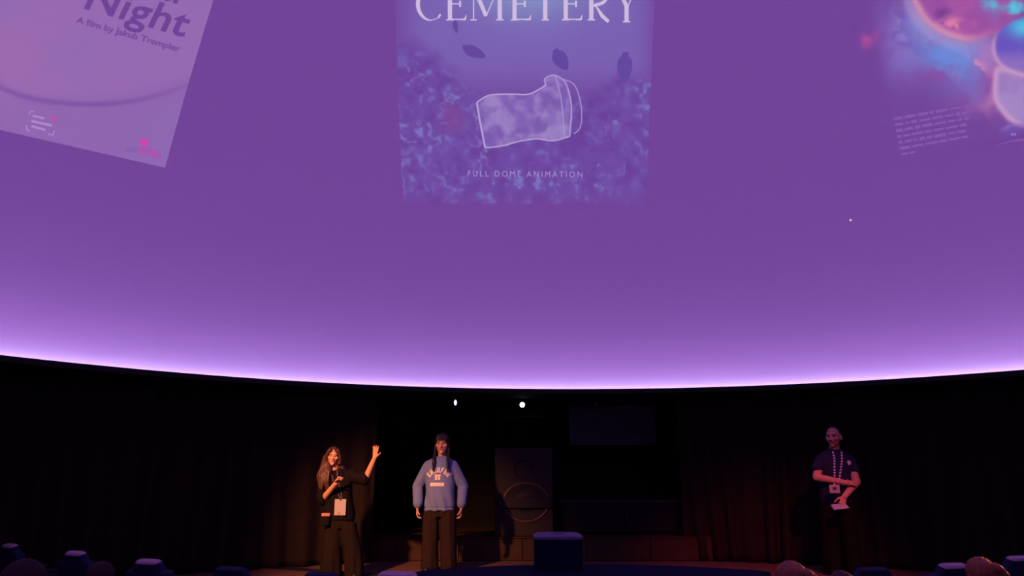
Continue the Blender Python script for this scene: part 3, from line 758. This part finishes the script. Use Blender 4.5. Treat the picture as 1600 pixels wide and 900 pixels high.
    link('badge_strap', strap_mesh([Vector((-.10, -.20, 1.12)), Vector((-.12, -.29, 1.06))], (0, -1, 0), .02, .002), M['lanyard_stripe'], e)
    tag(e, 'man in navy polo shirt with folded arms and striped lanyard', 'person')
    pp = empty('folded_paper', e.location + Vector((-.125, -.405, .812)))
    me = box_mesh(-.095, .085, -.05, .05, -.005, .0, .001, 1); me.transform(Matrix.Rotation(R_(25), 4, 'X') @ Matrix.Rotation(R_(-8), 4, 'Y')); link('sheet', me, M['white'], pp)
    me = box_mesh(-.09, .08, -.045, .05, .003, .006, .001, 1); me.transform(Matrix.Rotation(R_(32), 4, 'X') @ Matrix.Rotation(R_(-5), 4, 'Y')); link('sheet', me, M['white'], pp)
    tag(pp, 'small folded white paper held in the hand of the man', 'paper')
man()

# --- seated audience, seen from behind
def audience(px, py, z, wide, hm, label, bun=False):
    p = at_z(px, py, z); k = wide
    e = empty('audience_member', (p.x, p.y, FLOOR_Z)); H = z - FLOOR_Z       # top of the hair above the floor
    hc = Vector((0, 0, H - .128 * k)); rot = Euler((R_(6), 0, R_(180))).to_matrix()
    sz = H - .62
    s = Shape(); head(s, hc, rot, k); s.cone((0, -.02, H - .34), .055, hc + Vector((0, -.01, -.06)), .052)
    s.loft([(0, .06, H - .86, .15, .11), (0, .03, H - .65, .16, .11), (0, -.01, H - .42, .17, .10), (0, -.02, H - .33, .10, .07)])
    for q in (-1, 1):
        limb(s, (q * .18, 0, H - .38), (q * .24, .08, H - .62), (q * .20, .30, H - .66), (.05, .042, .028))
        hand(s, (q * .20, .30, H - .66), (-q * .1, 1, -.05), (0, 0, -1), (-q, 0, 0), 1, (20, 30, 20))
        limb(s, (q * .09, .08, H - .84), (q * .11, .50, H - .84), (q * .11, .56, .09), (.085, .06, .042)); s.cone((q * .11, .56, .05), .038, (q * .11, .70, .035), .03)
    me = s.remesh(.009, 2); face_colours(me, hc, rot, k, SKIN, (.03, .015, .01)); link('body', me, M['skin'], e)
    s = Shape(); s.loft([(0, .05, H - .88, .18, .14), (0, .03, H - .65, .19, .14), (0, -.01, H - .42, .20, .13), (0, -.02, H - .32, .10, .09)])
    for q in (-1, 1): s.cone((q * .17, 0, H - .39), .07, (q * .24, .08, H - .62), .06, 14, 3); s.cone((q * .24, .08, H - .62), .06, (q * .205, .26, H - .655), .045, 14, 3)
    link('shirt', s.remesh(.011, 4), M['aud_cloth'], e)
    s = Shape()
    for q in (-1, 1): s.cone((q * .09, .06, H - .84), .10, (q * .11, .50, H - .84), .078, 14, 4); s.cone((q * .11, .50, H - .84), .076, (q * .11, .55, .10), .06, 14, 3)
    link('trousers', s.remesh(.012, 4), M['aud_cloth'], e)
    for q in (-1, 1):
        s = Shape(); s.cone((q * .11, .55, .045), .042, (q * .11, .70, .036), .034, 12, 3); me = s.remesh(.01, 2); a = co_array(me); a[:, 2] = np.maximum(a[:, 2], .002); set_co(me, a); link('shoe', me, M['shoe'], e)
    s = Shape(); P = lambda x, y, zz: hc + rot @ (Vector((x, y, zz)) * k)
    s.ell(P(0, .022, .034), (.086 * k, .104 * k, .094 * k), rot); s.ell(P(0, .056, -.04), (.082 * k, .062 * k, .11 * k), rot)
    if bun:
        s.chain([P(.02, .09, .07), P(-.06, .10, .055), P(-.12, .08, .01), P(-.13, .08, -.05)], [.026, .028, .022, .015])
    me = s.remesh(.007, 3); hair_strands(me, .0035, 30, hc.x, hc.y); link('hair', me, hm, e)
    tag(e, label, 'person', 'seated audience')
audience(44, 873, 0.80, 1.10, M['hair_maroon'], 'dark maroon-haired head of an audience member at the bottom left corner')
audience(161, 877, 0.66, 0.95, M['hair_maroon'], 'dark head of an audience member before the second seat from the left')
audience(1233, 876, 0.78, 0.90, M['hair_auburn'], 'auburn-haired head of an audience member lit warm beside the man', True)
audience(1312, 891, 0.60, 0.95, M['hair_brown'], 'top of a brown-haired head peeking up below the man in polo')
audience(1527, 870, 0.74, 0.85, M['hair_auburn'], 'head of an audience member with tied hair between two right seats', True)

# ------------------------------------------------------------------ pictures projected on the dome
def dome_patch(fn_px, nu, nv, fn_col, off, name, m):
    u, v = np.meshgrid(np.linspace(0, 1, nu), np.linspace(0, 1, nv))
    X, Y = fn_px(u, v)
    pts = [on_dome(float(a), float(b), off * .3) for a, b in zip(X.ravel(), Y.ravel())]
    f = [(j * nu + i, j * nu + i + 1, (j + 1) * nu + i + 1, (j + 1) * nu + i) for j in range(nv - 1) for i in range(nu - 1)]
    o0 = pts[0].copy()
    me = mesh([p - o0 for p in pts], f); set_col(me, np.maximum(lin(fn_col(X.ravel(), Y.ravel())) - AMB, 0))
    o = link(name, me, m, None, True); o.location = o0
    return o
def dome_child(name, polys, rgb, parent, off):
    """flat lettering and line work lying on the picture: polygons given as picture points"""
    v = []; f = []; o0 = parent.location
    for poly in polys:
        b = len(v); v += [on_dome(x, y, off * .3) - o0 for x, y in poly]
        if len(poly) <= 4: f.append(tuple(range(b, b + len(poly))))
        else: f += [tuple(b + i for i in t) for t in tessellate_polygon([[Vector((x, y, 0)) for x, y in poly]])]
    key = 'picture_%d_%d_%d' % tuple(rgb)
    m = bpy.data.materials.get(key) or mat_screen(key, rgb)
    o = link(name, mesh(v, f), m, parent)
    if name in ('subtitle', 'byline'): o['kind'] = 'stuff'
    return o
def ribbon(pts, wds):
    out = []; n = len(pts)
    if not hasattr(wds, '__len__'): wds = [wds] * n
    L = []; Rr = []
    for i, (x, y) in enumerate(pts):
        a = pts[max(0, i - 1)]; b = pts[min(n - 1, i + 1)]; dx, dy = b[0] - a[0], b[1] - a[1]; l = math.hypot(dx, dy) or 1
        nx, ny = -dy / l * wds[i] / 2, dx / l * wds[i] / 2; L.append((x + nx, y + ny)); Rr.append((x - nx, y - ny))
    for i in range(n - 1): out.append([L[i], L[i + 1], Rr[i + 1], Rr[i]])
    return out
def smooth_pts(pts, k=6):
    out = []
    P = [pts[0]] + list(pts) + [pts[-1]]
    for i in range(1, len(P) - 2):
        p0, p1, p2, p3 = P[i - 1], P[i], P[i + 1], P[i + 2]
        for j in range(k):
            t = j / k
            out.append(tuple(0.5 * ((2 * p1[c]) + (-p0[c] + p2[c]) * t + (2 * p0[c] - 5 * p1[c] + 4 * p2[c] - p3[c]) * t * t + (-p0[c] + 3 * p1[c] - 3 * p2[c] + p3[c]) * t ** 3) for c in (0, 1)))
    out.append(tuple(pts[-1])); return out
def text_polys(txt, size, bold=0.0, spacing=1.0):
    """outline of a word as triangles in (x, y) with baseline at y = 0"""
    cu = bpy.data.curves.new('t', 'FONT'); cu.body = txt; cu.size = size; cu.offset = bold; cu.space_character = spacing; cu.resolution_u = 4
    o = bpy.data.objects.new('t', cu); C.objects.link(o); dg = bpy.context.evaluated_depsgraph_get(); dg.update()
    me = bpy.data.meshes.new_from_object(o.evaluated_get(dg)); V = [(q.co.x, q.co.y) for q in me.vertices]; out = [[V[i] for i in p.vertices] for p in me.polygons]
    bpy.data.objects.remove(o); bpy.data.curves.remove(cu); bpy.data.meshes.remove(me); return out
def place(polys, org, ex, ey):
    return [[(org[0] + x * ex[0] + y * ey[0], org[1] + x * ex[1] + y * ey[1]) for x, y in p] for p in polys]
SCR = mat_screen('projected_picture')
mixc = lambda c, d, t: c * (1 - t)[:, None] + np.array(d, float)[None] * t[:, None]
g2 = lambda x, y, cx, cy, sx_, sy_: np.exp(-(((x - cx) / sx_) ** 2 + ((y - cy) / sy_) ** 2))
BASE = (114, 68, 152)

# centre: underwater poster
def cpx(u, v):
    y = -290 + 608 * v; t = (y + 290) / 608
    xl = 613 + 17 * np.clip(t, 0, 1) ** 2; xr = 1034 - 24 * t
    return xl + (xr - xl) * u, y
CUP = [(745, 160), (757, 152), (769, 148), (800, 147), (827, 147), (842, 140), (853, 134), (851, 124), (868, 118), (882, 127), (890, 143), (893, 165), (890, 214), (876, 217), (864, 220), (838, 217), (810, 222), (785, 229), (758, 231), (752, 200)]
def inpoly(x, y, poly):
    r = np.zeros(len(x), bool); j = len(poly) - 1
    for i in range(len(poly)):
        xi, yi = poly[i]; xj, yj = poly[j]
        c = ((yi > y) != (yj > y)) & (x < (xj - xi) * (y - yi) / (yj - yi + 1e-9) + xi); r ^= c; j = i
    return r
def ccol(x, y):
    n1 = fbm(x, y, 60, 1); n2 = fbm(x, y, 14, 2); n3 = fbm(x, y, 7, 5, 3)
    c = np.tile(np.array((116, 74, 158), float), (len(x), 1))
    ex = sst(612, 665, x) * sst(1034, 985, x)
    c = mixc(c, (124, 97, 178), ex * sst(170, 90, y) * .95)
    c = mixc(c, (138, 156, 200), g2(x, y, 828, -22, 80, 50) * .95)
    c = mixc(c, (112, 130, 190), g2(x, y, 828, -120, 120, 110) * .7)
    yb = 150 - 85 * sst(770, 640, x) - 45 * sst(900, 1010, x) + (n1 - .5) * 50
    bed = sst(-8, 22, y - yb) * sst(613, 625, x) * sst(1030, 1015, x)
    c = mixc(c, (112, 74, 160), bed)
    hi = sst(.52, .74, .55 * n2 + .45 * n3) * bed * (.35 + .65 * sst(.38, .6, n1))
    c = mixc(c, (128, 128, 200), hi * .8)
    vein = np.exp(-((fbm(x, y, 26, 9) - .5) / .018) ** 2) * bed * sst(.4, .62, fbm(x, y, 40, 21)); c = mixc(c, (140, 140, 208), vein * .6)
    c = mixc(c, (106, 62, 150), sst(.46, .30, n2) * bed * .7)
    fl = sst(295, 318, y) * .45; c = mixc(c, BASE, fl)
    rs = np.exp(-((np.abs((x - 708 - .12 * (y - 185)) / 15)) ** 4 + (np.abs((y - 185) / 20)) ** 4)); c = mixc(c, (134, 72, 150), rs * (.45 + .5 * n1))
    # cup
    ins = inpoly(x, y, CUP).astype(float); n4 = fbm(x, y, 24, 31); n5 = fbm(x, y, 10, 33, 3)
    cc = mixc(np.tile(np.array((126, 92, 176), float), (len(x), 1)), (160, 136, 198), sst(.35, .7, .6 * n4 + .4 * n5))
    c = c * (1 - ins[:, None] * .92) + cc * ins[:, None] * .92
    return c
p1 = dome_patch(cpx, 230, 330, ccol, 0.02, 'projected_poster', SCR)
tag(p1, 'projected blue underwater poster with a sunken cup, centre of the dome', 'poster', 'posters projected on the dome')
PALE = (208, 186, 222)
by = 31; cap = 50; ty = by - cap
def serif(x, y, w_): return [[(x - w_, y - 1), (x + w_, y - 1), (x + w_, y + 1), (x - w_, y + 1)]]
def stem(x, w_=6.5): return ribbon([(x, ty), (x, by)], w_) + serif(x, by, 6) + serif(x, ty, 6)
def E_letter(x):
    return stem(x) + ribbon([(x, by - .8), (x + 24, by - .8)], 1.8) + ribbon([(x + 16, by), (x + 24, by - 1), (x + 25.5, by - 8)], [1.5, 4, .8]) + ribbon([(x, by - 25), (x + 16, by - 25)], 1.6) + ribbon([(x + 16, by - 20), (x + 16, by - 30)], 3) + ribbon([(x, ty), (x + 22, ty), (x + 23.5, ty + 8)], [1.8, 3, .8])
let = {}
cpts = smooth_pts([(688, by - 9), (684, by - 3), (672, by + .5), (662, by - 4), (655, by - 14), (653, by - 26), (656, by - 38), (664, by - 47), (674, by - 50), (684, by - 47), (688, by - 40)])
n_ = len(cpts); let['C'] = [ribbon(cpts, [1.2 + 5.0 * math.sin(math.pi * min(max((i / n_ - .15) / .7, 0), 1)) ** 1.2 + (1.8 if i < 6 else 0) for i in range(n_)])]
let['E'] = [E_letter(703), E_letter(804), E_letter(884)]
let['M'] = [ribbon([(740, ty), (740, by)], 1.8) + serif(740, by, 5) + serif(741, ty, 5) + ribbon([(741, ty), (759.5, by - 6)], [6.5, 5.5]) + ribbon([(759.5, by - 6), (779, ty)], 1.6) + stem(781)]
let['T'] = [stem(852) + ribbon([(835, ty), (869, ty)], 2) + ribbon([(835, ty + 8), (836, ty)], [1, 3]) + ribbon([(868, ty), (869, ty + 8)], [3, 1])]
bowl = smooth_pts([(924, ty + 1), (940, ty + 2), (948, ty + 13), (942, by - 27), (926, by - 22)])
let['R'] = [stem(924) + ribbon(bowl, [2] + [5] * (len(bowl) - 2) + [1.5]) + ribbon([(931, by - 22), (941, by - 6), (951, by + 3)], [2, 6, 5])]
let['Y'] = [ribbon([(979, by - 21), (979, by + 3)], 6.5) + serif(979, by + 3, 6) + ribbon([(966, ty), (980, by - 19)], [6, 6]) + ribbon([(980, by - 19), (994, ty)], 1.8) + serif(966, ty, 6) + serif(994, ty, 5)]
for ch in 'CEMTRY':
    for pl in let[ch]: dome_child('title_letter', pl, PALE, p1, 0.03)
tp = text_polys('FULL DOME ANIMATION', 1.0, 0.0, 1.45); wmax = max(x for q in tp for x, y in q)
dome_child('subtitle', place(tp, (730, 275.5), (180 / wmax, 1.5 / wmax), (0, -13.0)), (166, 144, 208), p1, 0.03)
dome_child('cup_outline', ribbon(smooth_pts([(745, 160), (750, 190), (758, 231)], 4), 2.6) + ribbon(smooth_pts([(758, 231), (785, 228), (810, 221), (838, 217), (864, 220), (890, 213)], 4), 1.8) + ribbon(smooth_pts([(745, 160), (757, 152), (769, 148), (800, 147), (827, 147), (853, 133)], 4), 2.0), (184, 160, 212), p1, 0.032)
dome_child('cup_lid', ribbon(smooth_pts([(853, 134), (851, 124), (858, 119), (868, 118), (882, 127), (889, 145), (893, 170), (890, 214)], 5), 2.4) + ribbon(smooth_pts([(868, 119), (876, 150), (880, 185), (882, 210)], 4), 1.6) + ribbon(smooth_pts([(880, 124), (897, 132), (906, 155), (909, 180), (906, 200), (897, 209)], 5), 1.6), (168, 146, 206), p1, 0.032)
def fish(x, y, l, h, a, rgb, nm='fish'):
    ca, sa = math.cos(R_(a)), math.sin(R_(a)); P = []
    for i in range(20):
        t = 2 * math.pi * i / 20; u = l * .5 * math.cos(t); w_ = h * .5 * math.sin(t) * (1 - .35 * math.cos(t)); P.append((x + u * ca - w_ * sa, y + u * sa + w_ * ca))
    o = dome_child(nm, [P], rgb, p1, 0.026)
    tx = [(-l * .40, -h * .16), (-l * .62, -h * .30), (-l * .58, h * .20), (-l * .40, h * .16)]
    dome_child('tail', [[(x + u * ca - w_ * sa, y + u * sa + w_ * ca) for u, w_ in tx]], rgb, p1, 0.0262)
for q in ((742, 82, 36, 17, 24), (877, 95, 34, 22, 58), (976, 108, 44, 23, 92), (712, 42, 20, 8, 80)): fish(*q, (102, 72, 158))

# left: pale poster with dark title
ex = (0.958, 0.285); BR = np.array((258, 262.0)); TR = np.array((328, 0.0)); e1 = np.array((-258, -59.0)) / 258; e2 = (TR - BR) / 262
def lpx(u, v):
    s_ = 420 * (1 - u); t_ = 640 * (1 - v); return BR[0] + e1[0] * s_ + e2[0] * t_ + 0.00008 * t_ ** 2, BR[1] + e1[1] * s_ + e2[1] * t_
ARC = smooth_pts([(-60, 105), (0, 136), (45, 153), (100, 161), (150, 163), (200, 159), (250, 148), (289, 134)], 5)
def lcol(x, y):
    c = np.tile(np.array((143, 101, 174), float), (len(x), 1))
    ya = np.interp(x, [p[0] for p in ARC], [p[1] for p in ARC])
    c = mixc(c, (151, 105, 176), sst(12, -30, y - ya)); c = mixc(c, (158, 106, 174), g2(x, y, 0, 90, 110, 80) * .8)
    c = mixc(c, (140, 108, 180), sst(.5, .7, fbm(x, y, 90, 4)) * .35)
    d = y - ya; c = mixc(c, (128, 84, 164), np.exp(-((d) / 4.5) ** 2) * sst(300, 180, x) * .95 + np.exp(-((d) / 3.5) ** 2) * .45 * sst(180, 300, x))
    return c
p2 = dome_patch(lpx, 170, 260, lcol, 0.02, 'projected_poster', SCR)
tag(p2, 'projected pale lilac poster with dark Night title, left on the dome', 'poster', 'posters projected on the dome')
DK = (113, 68, 150)
tp = text_polys('Night', 1.0, 0.016, 1.03); wmax = max(x for q in tp for x, y in q)
dome_child('title_lettering', place(tp, (127, 11.5), (160 / wmax, 46 / wmax), (0.44 * 61, -0.91 * 61)), DK, p2, 0.03)
tp = text_polys('ar', 1.0, 0.016, 1.03)
dome_child('title_lettering', place(tp, (241, -5), (58, 17), (0.44 * 61, -0.91 * 61)), DK, p2, 0.03)
tp = text_polys('A film by Jakub Trempler', 1.0, 0.024, 1.0); wmax = max(x for q in tp for x, y in q)
dome_child('byline', place(tp, (119, 35), (161 / wmax, 46 / wmax), (0.28 * 14, -0.95 * 14)), (118, 73, 154), p2, 0.03)
LG = (172, 134, 204); br = lambda *a: ribbon(list(a), 2.2)
fest = br((46, 179), (47, 173), (54, 174.5)) + br((41, 195), (42, 203), (47, 205)) + br((75, 209), (83, 211.5), (85, 204)) + ribbon([(51, 181), (69, 185)], 3.4) + ribbon([(49, 189), (81, 196)], 3.8) + ribbon([(49, 197), (71, 203)], 3.4)
dome_child('laurel_mark', fest, LG, p2, 0.03)
circ = lambda x, y, r, n=20: [[(x + r * math.cos(2 * math.pi * i / n), y + r * math.sin(2 * math.pi * i / n)) for i in range(n)]]
dome_child('logo_dot', circ(83.5, 185.5, 3.8), (196, 74, 168), p2, 0.03)
dome_child('logo_dot', circ(225.5, 222.5, 6.5), (208, 66, 176), p2, 0.031)
dome_child('logo_wordmark', [[(216, 230), (237, 232), (251, 237), (251, 249), (236, 245), (215, 240)]], (164, 86, 174), p2, 0.03)
dome_child('logo_wordmark', [[(196, 229), (214, 231), (214, 239), (196, 236)]], (132, 96, 176), p2, 0.03)

# right: nebula poster
e1r = np.array((0.972, -0.215)); e2r = np.array((-0.16, -0.985)); BL = np.array((1372, 262.0))
def rpx(u, v):
    s_ = 440 * u; t_ = 620 * (1 - v); return BL[0] + e1r[0] * s_ + e2r[0] * t_, BL[1] + e1r[1] * s_ + e2r[1] * t_
def rcol(x, y):
    n1 = fbm(x, y, 70, 3); n2 = fbm(x, y, 26, 7); n3 = fbm(x, y, 12, 8)
    wx = x + (n1 - .5) * 46 + (n3 - .5) * 16; wy = y + (n2 - .5) * 34 + (fbm(x, y, 13, 41) - .5) * 14
    sx2 = x + (n2 - .5) * 5; sy2 = y + (fbm(x, y, 24, 43) - .5) * 5; sep = y - 107 - (x - 1562) * .28
    c = np.tile(np.array(BASE, float), (len(x), 1)); c = mixc(c, (118, 72, 154), np.ones(len(x)) * .4)
    # inside edge fade so the picture's dark ground melts into the dome
    c = mixc(c, (126, 98, 186), g2(wx, wy, 1430, 45, 62, 62) * .9); c = mixc(c, (128, 96, 180), g2(wx, wy, 1385, 85, 40, 26) * .6)
    c = mixc(c, (164, 146, 210), np.exp(-((fbm(wx, wy, 30, 15) - .52) / .05) ** 2) * g2(x, y, 1430, 42, 34, 42) * .75); c = mixc(c, (150, 120, 196), sst(.52, .7, fbm(wx, wy, 36, 19)) * g2(x, y, 1420, 70, 55, 45) * .45)
    c = mixc(c, (108, 134, 214), np.minimum(g2(wx, wy, 1486, 88, 52, 38) * 1.25, 1)); c = mixc(c, (122, 132, 204), g2(wx, wy, 1432, 42, 24, 26) * .6)
    c = mixc(c, (148, 66, 152), g2(wx, wy, 1462, 122, 30, 12) * .6); c = mixc(c, (152, 70, 152), g2(wx, wy, 1548, 128, 26, 20) * .8)
    c = mixc(c, (176, 112, 174), g2(wx, wy, 1553, 160, 46, 20) * .95); c = mixc(c, (134, 108, 188), g2(wx, wy, 1505, 135, 22, 20) * .6)
    c = mixc(c, (222, 150, 190), sst(.5, .72, n3) * g2(x, y, 1520, 104, 26, 17)); c = mixc(c, (178, 120, 186), g2(x, y, 1545, 85, 26, 30) * .8)
    # big mauve sphere at the top
    d = np.hypot(sx2 - 1514, sy2 + 28); edge = 92
    ins = sst(edge + 2, edge - 4, d); c = mixc(c, (166, 84, 162), ins); c = mixc(c, (150, 78, 160), ins * sst(.4, .65, n2) * .7)
    c = mixc(c, (208, 142, 178), np.exp(-((d - edge + 4) / 7) ** 2) * sst(1575, 1490, x) * .9); c = mixc(c, (184, 158, 206), np.exp(-((d - edge - 9) / 9) ** 2) * sst(1560, 1480, x) * .5)
    c = mixc(c, (112, 58, 140), g2(x, y, 1473, 22, 11, 9) * .9); c = mixc(c, (226, 130, 170), sst(.45, .7, n3) * g2(x, y, 1490, 38, 22, 12))
    # cyan upper right
    c = mixc(c, (96, 180, 216), g2(wx, wy, 1556, 4, 11, 22) * .95); c = mixc(c, (150, 76, 156), g2(x, y, 1570, 28, 8, 14) * .8); c = mixc(c, (88, 196, 222), g2(wx, wy, 1592, 12, 22, 7)); c = mixc(c, (150, 80, 160), np.exp(-((y - 26 + .05 * (x - 1580)) / 4) ** 2) * sst(1562, 1578, x))
    # upper bubble
    d = np.hypot((sx2 - 1612) / 1.0, (sy2 - 72) * 1.25); ins = sst(60, 56, d) * sst(6, -4, sep); c = mixc(c, (106, 82, 188), ins); c = mixc(c, (150, 116, 192), ins * sst(70, 100, y) * .8)
    c = mixc(c, (84, 190, 222), ins * g2(x, y, 1600, 42, 24, 17))
    c = mixc(c, (192, 146, 194), np.exp(-((d - 59) / 4) ** 2) * sst(40, 75, y) * sst(6, -4, sep) * .9)
    # lower bubble
    d = np.hypot(sx2 - 1622, sy2 - 132); ins = sst(69, 65, d) * sst(-4, 8, sep); c = mixc(c, (158, 122, 190), ins); c = mixc(c, (170, 140, 200), ins * sst(.45, .7, n2) * .6)
    c = mixc(c, (200, 154, 198), np.exp(-((d - 68) / 5) ** 2) * sst(-6, 4, sep) * .9); c = mixc(c, (202, 156, 196), np.exp(-(sep / 5) ** 2) * sst(1554, 1564, x) * .8)
    c = mixc(c, (184, 76, 156), g2(x, y, 1342, 59, 11, 8) * .9); c = mixc(c, (146, 74, 152), g2(x, y, 1352, 66, 22, 22) * .5)
    # eye mark
    c = mixc(c, (112, 92, 182), g2(x, y, 1586, 206, 20, 8) * .9); c = mixc(c, (146, 112, 192), np.exp(-((np.hypot((x - 1590) / 30, (y - 212) / 20) - .85) / .14) ** 2) * sst(210, 200, y) * .7)
    fade = sst(0, 34, (x - 1388) + .1624 * (262 - y)); fb = sst(262, 235, y + (x - 1388) * .221)
    c = mixc(c, BASE, 1 - fade * fb)
    return mixc(c, (190, 78, 158), g2(wx, wy, 1348, 60, 13, 9) * .8)
p3 = dome_patch(rpx, 210, 300, rcol, 0.02, 'projected_poster', SCR)
tag(p3, 'projected violet nebula poster with glowing bubbles, right on the dome', 'poster', 'posters projected on the dome')
r3 = random.Random(5)
for i in range(7):
    x0, y0 = 1396 + 2.0 * i, 186 + 9.6 * i - .4 * i; L = (122, 122, 116, 110, 110, 108, 22)[i]; q = 0; pl = []
    while q < L:
        wl = min(r3.uniform(6, 20), L - q)
        if wl > 2:
            a = (x0 + q * .985, y0 - q * .175); b = (x0 + (q + wl) * .985, y0 - (q + wl) * .175); pl += ribbon([a, b], r3.uniform(3.2, 4.6))
        q += wl + 3.2
    dome_child('text_line', pl, (136, 88, 172), p3, 0.03)
dome_child('logo_underline', ribbon(smooth_pts([(1558, 227), (1575, 222), (1590, 219), (1610, 217)], 4), [1 + .2 * i for i in range(13)]), (134, 86, 172), p3, 0.03)
dome_child('logo_glint', [[(1580, 208), (1583, 208), (1583, 212), (1580, 212)], [(1584.5, 208), (1587, 208), (1587, 212), (1584.5, 212)]], (150, 120, 200), p3, 0.03)
# a single point of light on the dome
dt = link('light_point', mesh([], []), None); c0 = on_dome(1329, 344, 0.012); dt.location = c0
pts = [on_dome(1329 + 1.5 * math.cos(2 * math.pi * i / 12), 344 + 1.5 * math.sin(2 * math.pi * i / 12), 0.012) - c0 for i in range(12)]
dt.data = mesh(pts, [tuple(range(12))]); dt.data.materials.append(mat_screen('point_picture', (235, 220, 250)))
tag(dt, 'tiny white point of light on the plain right side of the dome', 'light point')
